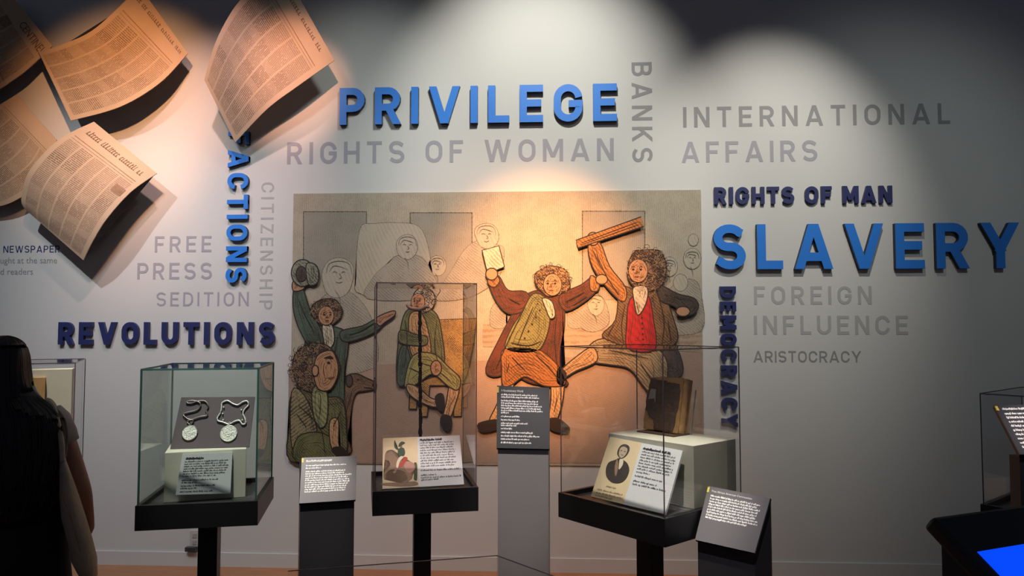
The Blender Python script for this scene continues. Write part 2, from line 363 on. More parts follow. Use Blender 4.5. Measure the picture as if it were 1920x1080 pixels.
# ---------------------------------------------------------------- stroke lettering
def arc(cx, cy, rx, ry, a0, a1, n=9):
    return [(cx + rx * math.cos(math.radians(a0 + (a1 - a0) * i / n)), cy + ry * math.sin(math.radians(a0 + (a1 - a0) * i / n))) for i in range(n + 1)]
def glyph(ch, w):
    """returns (advance width, strokes); a stroke is (points, ymin, ymax)"""
    h = w / 2; T = 1 - h; B = h; L = []
    def s(p, y0=0.0, y1=1.0): L.append((p, y0, y1))
    def dia(x0, y0, x1, y1, lo=0.0, hi=1.0, e=0.14):
        dx, dy = x1 - x0, y1 - y0; s([(x0 - dx * e, y0 - dy * e), (x1 + dx * e, y1 + dy * e)], lo, hi)
    a = w * 0.55
    if ch == 'I': W = w; s([(h, 0), (h, 1)])
    elif ch == 'L': W = .56; s([(h, 1), (h, B), (W, B)])
    elif ch == 'E': W = .62; s([(W, T), (h, T), (h, B), (W, B)]); s([(h, .51), (W - .05, .51)])
    elif ch == 'F': W = .60; s([(W, T), (h, T), (h, 0)]); s([(h, .50), (W - .06, .50)])
    elif ch == 'T': W = .68; s([(0, T), (W, T)]); s([(W / 2, 1), (W / 2, 0)])
    elif ch == 'H': W = .72; s([(h, 0), (h, 1)]); s([(W - h, 0), (W - h, 1)]); s([(h, .5), (W - h, .5)])
    elif ch == 'N': W = .74; s([(h, 0), (h, 1)]); s([(W - h, 0), (W - h, 1)]); dia(h * 1.1, 1, W - h * 1.1, 0)
    elif ch == 'V': W = .84; dia(a, 1, W / 2 - w * .05, 0); dia(W - a, 1, W / 2 + w * .05, 0)
    elif ch == 'A': W = .84; dia(a, 0, W / 2 - w * .05, 1); dia(W - a, 0, W / 2 + w * .05, 1); s([(W * .25, .27), (W * .75, .27)])
    elif ch == 'W': W = 1.2; q = w * .05; dia(a, 1, W * .28 - q, 0); dia(W * .28 + q, 0, W / 2 - q, 1); dia(W / 2 + q, 1, W * .72 - q, 0); dia(W * .72 + q, 0, W - a, 1)
    elif ch == 'M': W = .90; s([(h, 0), (h, 1)]); s([(W - h, 0), (W - h, 1)]); dia(h * 1.2, 1, W / 2 - w * .05, .2, .2 - 0.02); dia(W - h * 1.2, 1, W / 2 + w * .05, .2, .2 - 0.02)
    elif ch == 'K': W = .74; s([(h, 0), (h, 1)]); dia(W - a, 1, h, .36, .36, 1, .1); dia(.30, .56, W - a, 0, 0, .75, .05)
    elif ch == 'Y': W = .82; dia(a, 1, W / 2, .42, .34, 1); dia(W - a, 1, W / 2, .42, .34, 1); s([(W / 2, .5), (W / 2, 0)])
    elif ch == 'Z': W = .66; s([(0, T), (W, T)]); s([(0, B), (W, B)]); dia(w * .6, B * .8, W - w * .6, 1 - B * .8, 0, 1, 0)
    elif ch in 'OCGQ':
        W = .76; R = (W - w) / 2; k = R * 1.05
        if ch == 'O': p = arc(W / 2, T - k, R, k, 0, 180, 14) + arc(W / 2, B + k, R, k, 180, 360, 14); p.append(p[0]); s(p)
        elif ch == 'C': s(arc(W / 2, T - k, R, k, 8, 180, 14) + arc(W / 2, B + k, R, k, 180, 352, 14))
        else: s(arc(W / 2, T - k, R, k, 8, 180, 14) + arc(W / 2, B + k, R, k, 180, 360, 14) + [(W - h, .48), (W * .52, .48)])
    elif ch == 'D':
        W = .72; R = (W - w) * .60
        s([(W * .37, B), (h, B), (h, T), (W - h - R, T)] + arc(W - h - R, T - R, R, R, 90, 0) + arc(W - h - R, B + R, R, R, 0, -90) + [(W * .37, B)])
    elif ch in 'PR':
        W = .68; m = .44 if ch == 'P' else .46; R = (T - m) / 2
        s([(h, 0), (h, T), (W - h - R, T)] + arc(W - h - R, (T + m) / 2, R, R, 90, -90) + [(w, m)])
        if ch == 'R': W = .70; dia(.36, m, W - a, 0, 0, m + .02, .1)
    elif ch == 'B':
        W = .70; m = .52; R = (T - m) / 2; R2 = (m - B) / 2
        s([(h, m), (h, T), (W - .04 - h - R, T)] + arc(W - .04 - h - R, (T + m) / 2, R, R, 90, -90) + [(w, m)])
        s([(w, m), (W - h - R2, m)] + arc(W - h - R2, (m + B) / 2, R2, R2, 90, -90) + [(h, B), (h, m + .01)])
    elif ch == 'S':
        W = .70; r = (1 - w) / 4; R = (W - w) / 2
        s([(W - h * .9, T - r * .55)] + arc(W / 2, T - r, R, r, 35, 90, 5) + arc(W / 2 - .03, T - r, R - .03, r, 90, 270, 12)
          + arc(W / 2 + .03, B + r, R - .03, r, 90, -90, 12) + arc(W / 2, B + r, R, r, 270, 215, 5) + [(h * .9, B + r * .55)])
    elif ch == 'U': W = .74; R = (W - w) / 2; s([(h, 1), (h, B + R)] + arc(W / 2, B + R, R, R, 180, 360, 14) + [(W - h, 1)])
    else: W = .3
    return W, L
def clip(poly, y0, y1, x0, x1):
    for ax, lim, sg in ((1, y0, 1), (1, y1, -1), (0, x0, 1), (0, x1, -1)):
        out = []
        for i in range(len(poly)):
            p, q = poly[i - 1], poly[i]
            dp = (p[ax] - lim) * sg; dq = (q[ax] - lim) * sg
            if dp < 0 <= dq or dq < 0 <= dp:
                t = dp / (dp - dq); out.append((p[0] + (q[0] - p[0]) * t, p[1] + (q[1] - p[1]) * t))
            if dq >= 0: out.append(q)
        poly = out
        if not poly: return []
    return poly
def stroke_polys(pts, h):
    n = len(pts); closed = (abs(pts[0][0] - pts[-1][0]) + abs(pts[0][1] - pts[-1][1])) < 1e-5
    P = [Vector(p) for p in pts]; q = [P[0]]
    for p in P[1:]:
        if (p - q[-1]).length > 1e-4: q.append(p)
    P = q; n = len(P); off = []
    for i in range(n):
        if closed and i in (0, n - 1): d0 = (P[-1] - P[-2]).normalized(); d1 = (P[1] - P[0]).normalized()
        else:
            d0 = (P[i] - P[i - 1]).normalized() if i else (P[1] - P[0]).normalized()
            d1 = (P[i + 1] - P[i]).normalized() if i < n - 1 else d0
        nn = Vector((-d0.y, d0.x)) + Vector((-d1.y, d1.x)); nn.normalize()
        c = nn.dot(Vector((-d0.y, d0.x))); nn *= h / max(c, .35)
        off.append(nn)
    return [[tuple(P[i] + off[i]), tuple(P[i + 1] + off[i + 1]), tuple(P[i + 1] - off[i + 1]), tuple(P[i] - off[i])] for i in range(n - 1)]
LET = {}
def word(text, box, w, thick, m, label, vertical=False, name=None, side=None):
    """box = x0, y_top, x1, y_base in the photograph, read on the letters' front faces"""
    x0, yt, x1, yb = box
    if vertical:
        a = WL(x0, yt, thick); cap = WL(x1, yt, thick).x - a.x; length = a.z - WL(x0, yb, thick).z; rot = PI / 2
    else:
        a = WL(x0, yb, thick); cap = WL(x0, yt, thick).z - a.z; length = WL(x1, yb, thick).x - a.x; rot = 0
    gl = [glyph(c, w) for c in text]
    nat = sum(g[0] for g in gl) * cap; gaps = len(text) - 1
    tr = (length - nat) / gaps
    raised = thick > .005
    root = thing(name or ('raised_lettering' if raised else 'flat_lettering'), label, 'sign', (a.x, 0, a.z))
    root.rotation_euler = (0, rot, 0)
    x = 0.0
    for ch, (W, L) in zip(text, gl):
        if ch != ' ':
            bm = bmesh.new(); seg = 0
            for pts, y0, y1 in L:
                seg += 1
                for poly in stroke_polys(pts, w / 2):
                    poly = clip(poly, y0, y1, 0, W)
                    if len(poly) < 3: continue
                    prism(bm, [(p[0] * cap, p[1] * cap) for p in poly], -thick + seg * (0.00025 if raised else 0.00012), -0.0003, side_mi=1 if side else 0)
            obj('letter', bm, [m, side] if side else m, root, loc=(x, 0, 0))
        x += W * cap + tr
    return root

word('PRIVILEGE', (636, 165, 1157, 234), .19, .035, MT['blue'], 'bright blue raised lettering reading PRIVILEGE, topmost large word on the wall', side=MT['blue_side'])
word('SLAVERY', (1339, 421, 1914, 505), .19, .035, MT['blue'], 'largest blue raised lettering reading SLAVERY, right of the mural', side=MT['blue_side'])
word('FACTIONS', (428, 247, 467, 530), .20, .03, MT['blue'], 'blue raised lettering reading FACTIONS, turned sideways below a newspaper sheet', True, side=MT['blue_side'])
word('REVOLUTIONS', (108, 604, 514, 646), .22, .025, MT['navy'], 'navy raised lettering reading REVOLUTIONS, above the left glass cases')
word('RIGHTS OF MAN', (1340, 351, 1674, 383), .22, .02, MT['navy'], 'small navy raised lettering reading RIGHTS OF MAN, above SLAVERY')
word('DEMOCRACY', (1350, 537, 1380, 801), .24, .025, MT['navy'], 'navy raised lettering reading DEMOCRACY, turned sideways beside the mural', True)
G1, G2, G3 = MT['grey'], MT['grey2'], MT['grey3']
word('RIGHTS OF WOMAN', (538, 267, 1151, 308), .165, .0015, G1, 'flat lilac grey wall lettering reading RIGHTS OF WOMAN, under PRIVILEGE')
word('BANKS', (1184, 117, 1222, 304), .16, .0015, G3, 'flat grey wall lettering reading BANKS, turned sideways', True)
word('INTERNATIONAL', (1281, 201, 1782, 239), .165, .0015, G3, 'flat grey wall lettering reading INTERNATIONAL, upper right of the wall')
word('AFFAIRS', (1278, 266, 1533, 305), .165, .0015, G1, 'flat lilac grey wall lettering reading AFFAIRS, under INTERNATIONAL')
word('FOREIGN', (1414, 537, 1635, 571), .165, .0015, G2, 'flat pale grey wall lettering reading FOREIGN, below SLAVERY')
word('INFLUENCE', (1414, 592, 1703, 627), .165, .0015, G2, 'flat pale grey wall lettering reading INFLUENCE, under FOREIGN')
word('ARISTOCRACY', (1413, 658, 1615, 679), .14, .0015, G3, 'small flat grey wall lettering reading ARISTOCRACY, lowest on the right')
word('CITIZENSHIP', (490, 342, 514, 580), .14, .0015, G2, 'thin grey wall lettering reading CITIZENSHIP, turned sideways left of the mural', True)
word('FREE', (290, 443, 396, 473), .15, .0015, G1, 'flat grey wall lettering reading FREE, below the newspapers')
word('PRESS', (257, 493, 397, 524), .15, .0015, G1, 'flat grey wall lettering reading PRESS, under FREE')
word('SEDITION', (293, 548, 466, 574), .13, .0015, G1, 'flat grey wall lettering reading SEDITION, above REVOLUTIONS')
word('NEWSPAPER', (6, 461, 112, 474), .14, .001, MT['navy'], 'small navy wall lettering reading NEWSPAPER, at the left edge')
def wall_text(s, x0, x1, yb, m, label):
    me = text_mesh(s); a = WL(x0, yb); b = WL(x1, yb); W = max(v.co.x for v in me.vertices); k = (b.x - a.x) / W
    for v in me.vertices: v.co = Vector((v.co.x * k, -0.0012, v.co.y * k))
    me.materials.clear(); me.materials.append(m)
    o = bpy.data.objects.new('flat_lettering', me); link(o); o.location = (a.x, 0, a.z); tag(o, label, 'sign')
wall_text('ught at the same', 0, 107, 494, G3, 'line of small thin grey text reading ught at the same, under NEWSPAPER')
wall_text('d readers', 0, 62, 515, G3, 'line of small thin grey text reading d readers, lowest at the left edge')

# ---------------------------------------------------------------- newspapers
MT['ink_brown'] = mat('brown_masthead', (0.15, 0.09, 0.055), 0.8)
paper = [newsprint('aged_newsprint_%s' % k, c) for k, c in (('a', (0.56, 0.40, 0.26)), ('b', (0.56, 0.42, 0.30)))]
def sheet(A, B, label, m, masthead=None, bu=(.03, .97), ds=.60, ncol=5, back=0.03, th=0.006, notch=None):
    """A and B are the two curled side edges, each a list of (px, py, distance off the wall), from the masthead end to the foot"""
    a = smooth_open([WL(p[0], p[1], p[2] * ds) for p in A], 8); b = smooth_open([WL(p[0], p[1], p[2] * ds) for p in B], 8)
    n = min(len(a), len(b))
    if len(a) != len(b):
        k = max(len(a), len(b))
        def res(l): return [l[int(i * (len(l) - 1) / (k - 1))].lerp(l[min(int(i * (len(l) - 1) / (k - 1)) + 1, len(l) - 1)], (i * (len(l) - 1) / (k - 1)) % 1) for i in range(k)]
        a, b = res(a), res(b); n = k
    mid = (a[0] + b[-1]) / 2; base = Vector((mid.x, 0, mid.z))
    root = thing('newspaper_panel', label, 'newspaper', base)
    a = [p - base for p in a]; b = [p - base for p in b]; NU = 10
    def P(i, u): return a[i].lerp(b[i], u)
    def N(i, u):
        t = P(min(i + 1, n - 1), u) - P(max(i - 1, 0), u); v = t.cross(b[i] - a[i]).normalized()
        return v if v.y < 0 else -v
    bm = bmesh.new(); uv = bm.loops.layers.uv.new('UVMap')
    fr = [[bm.verts.new(P(i, u / NU)) for u in range(NU + 1)] for i in range(n)]
    bk = [[bm.verts.new(P(i, u / NU) - N(i, u / NU) * th) for u in range(NU + 1)] for i in range(n)]
    for i in range(n - 1):
        for u in range(NU):
            f = bm.faces.new((fr[i][u], fr[i][u + 1], fr[i + 1][u + 1], fr[i + 1][u]))
            for l, (ii, uu) in zip(f.loops, ((i, u), (i, u + 1), (i + 1, u + 1), (i + 1, u))): l[uv].uv = (uu / NU, 1 - ii / (n - 1))
            bm.faces.new((bk[i][u], bk[i + 1][u], bk[i + 1][u + 1], bk[i][u + 1]))
    for i in range(n - 1):
        bm.faces.new((fr[i][0], fr[i + 1][0], bk[i + 1][0], bk[i][0])); bm.faces.new((fr[i][NU], bk[i][NU], bk[i + 1][NU], fr[i + 1][NU]))
    for u in range(NU):
        bm.faces.new((fr[0][u], bk[0][u], bk[0][u + 1], fr[0][u + 1])); bm.faces.new((fr[n - 1][u], fr[n - 1][u + 1], bk[n - 1][u + 1], bk[n - 1][u]))
    s = obj('sheet', bm, m, root, smooth=True)
    md = s.modifiers.new('e', 'EDGE_SPLIT'); md.split_angle = math.radians(50)
    # dark block that carries the sheet off the wall: curved face, flat back
    bm = bmesh.new(); k0, k1 = 1, n - 2
    f0 = [bm.verts.new(P(i, bu[0]) - N(i, bu[0]) * (th + .002)) for i in range(k0, k1 + 1)]
    f1 = [bm.verts.new(P(i, bu[1]) - N(i, bu[1]) * (th + .002)) for i in range(k0, k1 + 1)]
    def Bk(i, u):
        t = (i - k0) / (k1 - k0); p = P(k0, u).lerp(P(k1, u), t); q = P(i, u) - N(i, u) * (th + .004)
        return Vector((p.x, max(min(p.y, 0) + back, q.y + .004), p.z))
    g0 = [bm.verts.new(Bk(i, bu[0])) for i in range(k0, k1 + 1)]; g1 = [bm.verts.new(Bk(i, bu[1])) for i in range(k0, k1 + 1)]
    for i in range(len(f0) - 1):
        bm.faces.new((f0[i], f0[i + 1], f1[i + 1], f1[i])); bm.faces.new((g0[i], g1[i], g1[i + 1], g0[i + 1]))
        bm.faces.new((f0[i], g0[i], g0[i + 1], f0[i + 1])); bm.faces.new((f1[i], f1[i + 1], g1[i + 1], g1[i]))
    bm.faces.new((f0[0], f1[0], g1[0], g0[0])); bm.faces.new((f0[-1], g0[-1], g1[-1], f1[-1]))
    obj('backing_block', bm, MT['matt_black'], root)
    # two stand-off brackets to the wall
    bm = bmesh.new()
    for u in (.35, .65):
        i = n // 2; p = P(k0, u).lerp(P(k1, u), .5); tube(bm, [Vector((p.x, p.y, p.z)), Vector((p.x, -.002, p.z))], .012, 8)
    obj('wall_bracket', bm, MT['black'], root)
    # masthead lettering following the sheet
    def S3(u, v, o):
        fi = min(max(v * (n - 1), 0), n - 1.001); i = int(fi); t = fi - i
        return P(i, u).lerp(P(i + 1, u), t) + N(i, u) * o
    if masthead:
        for (txt, u0, u1, v, hh) in masthead:
            if not txt:                      # too blurred to read: worn letter-like strokes
                bm = bmesh.new(); x = u0; rq = random.Random(int(u1 * 100 + len(label)))
                while x < u1:
                    for _ in range(rq.choice((3, 6, 8))):
                        wd = rq.uniform(.012, .03); 
                        for (va, vb, xa, xb) in ((v - hh * rq.uniform(.6, 1), v, x, x + wd * .35), (v - hh * .15, v, x, x + wd), (v - hh * .65, v - hh * .52, x, x + wd * rq.choice((.3, 1)))):
                            bm.faces.new([bm.verts.new(S3(a_, b_, .0015)) for a_, b_ in ((xa, va), (xb, va), (xb, vb), (xa, vb))])
                        x += wd + .008
                        if x > u1: break
                    x += .03
                tag(obj('masthead', bm, MT['ink_brown'], root), kind='stuff'); continue
            me = text_mesh(txt); W = max(q.co.x for q in me.vertices)
            for q in me.vertices: q.co = S3(u0 + q.co.x / W * (u1 - u0), v - q.co.y / .72 * hh, .0015)
            me.materials.clear(); me.materials.append(MT['ink_brown']); o = bpy.data.objects.new('masthead', me); link(o, root)
    for (u0, u1, v0, v1) in (notch or []):
        bm = bmesh.new(); q = [bm.verts.new(S3(u, v, .002)) for u, v in ((u0, v0), (u1, v0), (u1, v1), (u0, v1))]; bm.faces.new(q)
        obj('printed_vignette', bm, MT['ink_brown2'], root)
    return root
MT['ink_brown_'] = mat('brown_print', (0.12, 0.07, 0.045), 0.8)
MT['ink_brown2'] = mat('brown_vignette', (0.26, 0.16, 0.10), 0.8, var=0.5, scale=60)
RL = [(.06, .94, .168, .172), (.06, .94, .188, .190)]
sheet([(530, -60, .42), (440, 45, .50), (393, 125, .50), (383, 165, .44), (400, 215, .34), (440, 267, .22)][:1] + [(455, -5, .48), (408, 70, .52), (383, 150, .44)],
      [(627, 113, .36), (560, 160, .40), (500, 205, .36), (441, 267, .24)],
      'curled newspaper sheet left of PRIVILEGE, hanging alone', paper[1], [('', .12, .88, .09, .035)], bu=(.12, .32), notch=RL)
sheet([(330, -60, .30), (360, 100, .26)][:0] + [(262, -25, .34), (180, 52, .36), (120, 82, .34), (72, 97, .28)],
      [(352, 100, .22), (300, 155, .30), (225, 200, .34), (133, 226, .30)],
      'wide curled newspaper sheet at top left, second from the left edge', paper[0], [('', .06, .94, .08, .035)], bu=(.06, .90), notch=RL)
sheet([(20, -10, .22), (-60, 20, .24), (-140, 60, .20)], [(98, 86, .22), (45, 135, .26), (-20, 180, .24), (-80, 230, .20)],
      'newspaper sheet in the top left corner reading CENTINEL', paper[0], [('CENTINEL', .45, .98, .16, .08)], notch=[(.25, .40, .2, .45), (.05, .95, .50, .51), (.05, .95, .54, .545)])
sheet([(30, 178, .24), (-30, 215, .30), (-90, 260, .28), (-130, 330, .22)], [(106, 262, .26), (85, 330, .32), (20, 380, .28), (-60, 395, .22)],
      'newspaper sheet at the left edge, partly behind the lowest sheet', paper[0], ds=.36, notch=RL)
sheet([(176, 228, .30), (110, 262, .38), (55, 320, .40), (40, 372, .32), (46, 392, .26)], [(294, 325, .28), (245, 360, .36), (200, 410, .40), (172, 455, .36), (156, 488, .28)],
      'lowest curled newspaper sheet, above the word NEWSPAPER', paper[1], [('', .10, .90, .12, .05)], notch=RL + [(.82, .95, .26, .32)])

# ---------------------------------------------------------------- mural
mb = WL(540, 868); MX = [WL(551, 363, .01), WL(1314, 358, .01), WL(1318, 870, .01), WL(540, 868, .01)]
mx0, mx1, mz0, mz1 = MX[3].x + .01, MX[1].x, MX[3].z, MX[0].z
mural = thing('mural_panel', 'large sepia printed mural of coated figures in a panelled chamber', 'mural', ((mx0 + mx1) / 2, 0, mz0))
mo = mural.location
def mp(px, py, off=.01): p = WL(px, py, off); return (p.x - mo.x, p.z - mo.z)
HM = {}
def hm(name, col, **k):
    if name not in HM: HM[name] = hatch('print_' + name, col, **k)
    return HM[name]
obj('backdrop', bx(mx0 - mo.x, mx1 - mo.x, -.008, 0, 0, mz1 - mz0), hm('backdrop', (0.40, 0.35, 0.27), ink=(0.25, 0.21, 0.16), ang=0.0, freq=420, amt=.55), mural)
def flat(name, pts, m, off=.0095, th=.0012, sm=0):
    q = [mp(*p) for p in pts]
    if sm: q = [tuple(v) for v in smooth_closed(q, sm)]
    bm = bmesh.new(); prism(bm, q, -off, -off + th); return obj(name, bm, m, mural)
gp = hm('ghost_panel', (0.30, 0.27, 0.22), ink=(0.19, 0.17, 0.14), ang=0, freq=420, amt=.5)
for r in ((570, 398, 686, 520), (770, 400, 884, 530), (1093, 397, 1208, 560)):
    flat('door_panel', [(r[0] - 2, r[1] - 2), (r[2] + 2, r[1] - 2), (r[2] + 2, r[3]), (r[0] - 2, r[3])], hm('line', (0.16, 0.14, 0.11)), .0089)
    flat('door_panel', [(r[0], r[1]), (r[2], r[1]), (r[2], r[3] + 2), (r[0], r[3] + 2)], gp, .0096)
flat('printed_floor', [(541, 690), (1317, 660), (1318, 869), (541, 867)], hm('floorwash', (0.36, 0.26, 0.20), ink=(0.25, 0.175, 0.13), ang=1.2, freq=420, amt=.45), .0096)
flat('gallery_rail', [(905, 608), (1316, 614), (1316, 660), (905, 650)], hm('rail', (0.36, 0.28, 0.20), ink=(0.22, 0.15, 0.10), ang=1.57, freq=130, amt=.6), .0098)
gh = hm('ghost', (0.335, 0.30, 0.245), ink=(0.17, 0.145, 0.115), ang=.9, freq=330, amt=.6)
gl_ = hm('ghost_line', (0.19, 0.165, 0.13))
gl2 = hm('ghost_light', (0.40, 0.36, 0.285), ink=(0.28, 0.24, 0.19), ang=.4, freq=200, amt=.4)
def ghost(pts, m, o=.0105, grow=1.1):
    c = Vector((sum(p[0] for p in pts) / len(pts), sum(p[1] for p in pts) / len(pts)))
    big = [tuple(Vector(p) + (Vector(p) - c).normalized() * grow) for p in pts]
    flat('faint_figure_outline', big, gl_, o - .0004, sm=4); flat('faint_figure', pts, m, o, sm=4)
ghost([(675, 430), (700, 420), (745, 418), (785, 425), (803, 465), (812, 530), (808, 560), (680, 552), (668, 520)], gl2)
ghost([(690, 560), (700, 520), (730, 492), (745, 480), (785, 480), (806, 505), (818, 556)], gh, .0112)
ghost([(748, 478), (744, 455), (756, 442), (772, 442), (782, 456), (780, 474), (766, 486)], gl2, .012)
ghost([(585, 690), (590, 590), (608, 555), (640, 545), (672, 560), (700, 610), (700, 690)], gh, .0105)
ghost([(612, 548), (604, 515), (616, 490), (640, 484), (660, 496), (662, 520), (652, 548), (632, 558)], gl2, .0112)
ghost([(806, 512), (804, 492), (816, 480), (832, 486), (836, 502), (826, 516)], gl2)
ghost([(815, 560), (845, 510), (870, 470), (895, 452), (925, 458), (945, 468), (935, 520), (905, 545), (870, 560)], gh, .0108)
ghost([(895, 450), (890, 432), (902, 421), (922, 421), (934, 436), (932, 455), (918, 466), (902, 462)], gl2, .0116)
for cx in (935, 965, 995, 1080, 1110): ghost([(cx - 14, 612), (cx - 14, 580), (cx, 566), (cx + 14, 580), (cx + 14, 612)], gh)
ghost([(1085, 610), (1082, 575), (1098, 553), (1122, 553), (1138, 575), (1140, 608), (1112, 622)], gh, .0108)
ghost([(1104, 580), (1104, 560), (1118, 552), (1132, 562), (1130, 582), (1117, 592)], gl2, .0116)
for x, y, r in ((1255, 500, 15), (1298, 485, 16), (1276, 530, 13), (1300, 450, 9)):
    ghost([(x + math.cos(t) * r, y + math.sin(t) * r * 1.2) for t in [k * .785 for k in range(8)]], gl2, .0112)
ghost([(1240, 620), (1245, 560), (1270, 530), (1300, 525), (1314, 550), (1315, 620)], gh)

def inside_poly(p, q):
    c = False; n = len(q)
    for i in range(n):
        a, b = q[i], q[i - 1]
        if (a.y > p.y) != (b.y > p.y) and p.x < (b.x - a.x) * (p.y - a.y) / (b.y - a.y) + a.x: c = not c
    return c
def ghost_face(cx, cy, r, k=1):
    f_ = Fig(.0125)
    f_.ink([[(cx - r * .45, cy - r * .15), (cx - r * .3, cy - r * .22), (cx - r * .12, cy - r * .12)], [(cx + r * .15, cy - r * .12), (cx + r * .32, cy - r * .22), (cx + r * .45, cy - r * .12)], [(cx, cy - r * .1), (cx + k * r * .16, cy + r * .2), (cx - r * .02, cy + r * .26)], [(cx - r * .22, cy + r * .5), (cx, cy + r * .56), (cx + r * .24, cy + r * .48)],
            [(cx - r * .9, cy - r * .1), (cx - r * .7, cy - r * .75), (cx, cy - r * .95), (cx + r * .7, cy - r * .75), (cx + r * .9, cy)], [(cx - r * .7, cy - r * .2), (cx - r * .4, cy - r * .6), (cx + r * .1, cy - r * .55), (cx + r * .6, cy - r * .35)], [(cx - r * .3, cy + r * 1.1), (cx, cy + r * 1.5), (cx + r * .1, cy + r * 2.2)]], 0, .55, gl_)
class Fig:
    """a raised cut-out figure of the mural; everything is one connected group of printed layers"""
    def __init__(s, off): s.off = off
    def add(s, name, pts, m, d=0.0, grow=2.2, sm=4, line=True, th=.010, shade=True, parent=None):
        c = None; q = [Vector(mp(*p, s.off)) for p in pts]
        if sm: q = smooth_closed(q, sm)
        n = len(q); area = sum(q[i].x * q[(i + 1) % n].y - q[(i + 1) % n].x * q[i].y for i in range(n))
        bm = bmesh.new(); prism(bm, [tuple(p) for p in q], -s.off - d, -.0095 if d == 0 else -s.off - d + .0015); main = obj(name, bm, m, parent or mural)
        if parent: return main
        if line:
            g = grow * .0035 * (1 if area > 0 else -1); big = []
            for i in range(n):
                t = (q[(i + 1) % n] - q[i - 1]); t = t.normalized() if t.length > 1e-9 else Vector((1, 0))
                big.append((q[i].x + t.y * g, q[i].y - t.x * g))
            bm = bmesh.new(); prism(bm, big, -s.off - d + .0006, -.009 if d == 0 else -s.off - d + .002); obj(name + '_outline', bm, INK, main)
        if shade and sm and abs(area) > .008:
            bm = bmesh.new(); rq = random.Random(int(abs(area) * 1e5)); sg = -1 if area > 0 else 1; cnt = 0
            def inner(i, dd):
                t = (q[(i + 2) % n] - q[(i - 2) % n]); t = t.normalized() if t.length > 1e-9 else Vector((1, 0)); return Vector((q[i % n].x + t.y * dd * sg, q[i % n].y - t.x * dd * sg))
            for dd in (.011, .020, .031, .046, .064, .085):
                i = rq.randrange(n)
                e_ = i + n
                while i < e_:
                    L_ = rq.randrange(4, 11); seg = [inner(k, dd + .004 * math.sin(k)) for k in range(i, i + L_)]
                    for k in range(len(seg) - 1):
                        a_, b_ = seg[k], seg[k + 1]
                        if (b_ - a_).length > .06 or (b_ - a_).length < 1e-5: continue
                        if min((a_ - v_).length for v_ in q) < dd * .8 or not inside_poly(a_, q): continue
                        nn = (b_ - a_).normalized(); nn = Vector((-nn.y, nn.x)) * .0016 * math.sin(PI * (k + 1) / len(seg)); z_ = -s.off - d - .0004
                        bm.faces.new([bm.verts.new((v_.x, z_, v_.y)) for v_ in (a_ - nn, b_ - nn, b_ + nn, a_ + nn)]); cnt += 1
                    i += L_ + rq.randrange(1, 5)
            if cnt: tag(obj(name + '_engraving', bm, INK, main), kind='stuff')
            else: bm.free()
        return main
    def blob(s, name, cx, cy, rx, ry, m, d=0.0, wob=0.0, n=14, **k):
        rr = random.Random(int(cx * 7 + cy)); pts = [(cx + rx * math.cos(2 * PI * i / n) * (1 + rr.uniform(-wob, wob)), cy + ry * math.sin(2 * PI * i / n) * (1 + rr.uniform(-wob, wob))) for i in range(n)]
        return s.add(name, pts, m, d, **k)
    def curls(s, cx, cy, rx, ry, d, n=60, r=4.2, dark=True):
        rq = random.Random(int(cx * 3 + n))
        for m_, k in ((INK, n), (PALE, n // 2)):
            bm = bmesh.new()
            for _ in range(k):
                a = rq.uniform(0, 2 * PI); q_ = math.sqrt(rq.uniform(.05, 1.12)); px_, py_ = cx + rx * q_ * math.cos(a), cy + ry * q_ * math.sin(a)
                a0 = rq.uniform(0, 2 * PI); rr_ = r * rq.uniform(.6, 1.2); w = .45 if m_ is INK else .3
                pr = None
                for j in range(7):
                    t = a0 + j * .62; e = [Vector(mp(px_ + (rr_ + o) * math.cos(t), py_ + (rr_ + o) * math.sin(t), s.off)) for o in (-w, w)]
                    z_ = -s.off - d - .0012 - rq.random() * .0004
                    c_ = [bm.verts.new((v_.x, z_, v_.y)) for v_ in e]
                    if pr: bm.faces.new((pr[0], pr[1], c_[1], c_[0]))
                    pr = c_
            tag(obj('curls', bm, m_, mural), kind='stuff')
    def ink(s, lines, d, w=.8, m=None):
        bm = bmesh.new()
        for ln in lines:
            p = smooth_open([(x, y) for x, y in ln], 4); n = len(p); pr = None
            for i, q_ in enumerate(p):
                t = (p[min(i + 1, n - 1)] - p[max(i - 1, 0)]); t = t.normalized(); ww = w * (.35 + .65 * math.sin(PI * (i + .5) / n))
                e = [Vector(mp(q_.x + t.y * o, q_.y - t.x * o, s.off)) for o in (-ww, ww)]
                c_ = [bm.verts.new((v_.x, -s.off - d - .0016, v_.y)) for v_ in e]
                if pr: bm.faces.new((pr[0], pr[1], c_[1], c_[0]))
                pr = c_
        tag(obj('ink_lines', bm, m or INK, mural), kind='stuff')
    def face(s, cx, cy, r, m, look=1, d=.004):
        fc = s.blob('face', cx, cy, r * .82, r, m, d, n=12, grow=1.2)
        for e in (-.32, .36): s.blob('eye', cx + r * (e + .12 * look), cy - r * .12, r * .11, r * .09, INK, d + .0022, line=False, parent=fc, n=8, sm=2)
        for e in (-.32, .36): s.add('eyebrow', [(cx + r * (e - .18 + .12 * look), cy - r * .33), (cx + r * (e + .12 * look), cy - r * .42), (cx + r * (e + .2 + .12 * look), cy - r * .30), (cx + r * (e + .12 * look), cy - r * .34)], INK, d + .0022, line=False, parent=fc, sm=0)
        s.add('nose', [(cx + r * .10 * look, cy - r * .1), (cx + r * (.10 + .2) * look, cy + r * .22), (cx + r * .02 * look, cy + r * .26)], INK_S, d + .0022, line=False, parent=fc, sm=0)
        s.blob('mouth', cx + r * .12 * look, cy + r * .52, r * .22, r * .07, INK_S, d + .0022, line=False, parent=fc, n=8, sm=2)
INK = mat('print_black_ink', (0.02, 0.014, 0.012), 0.8)
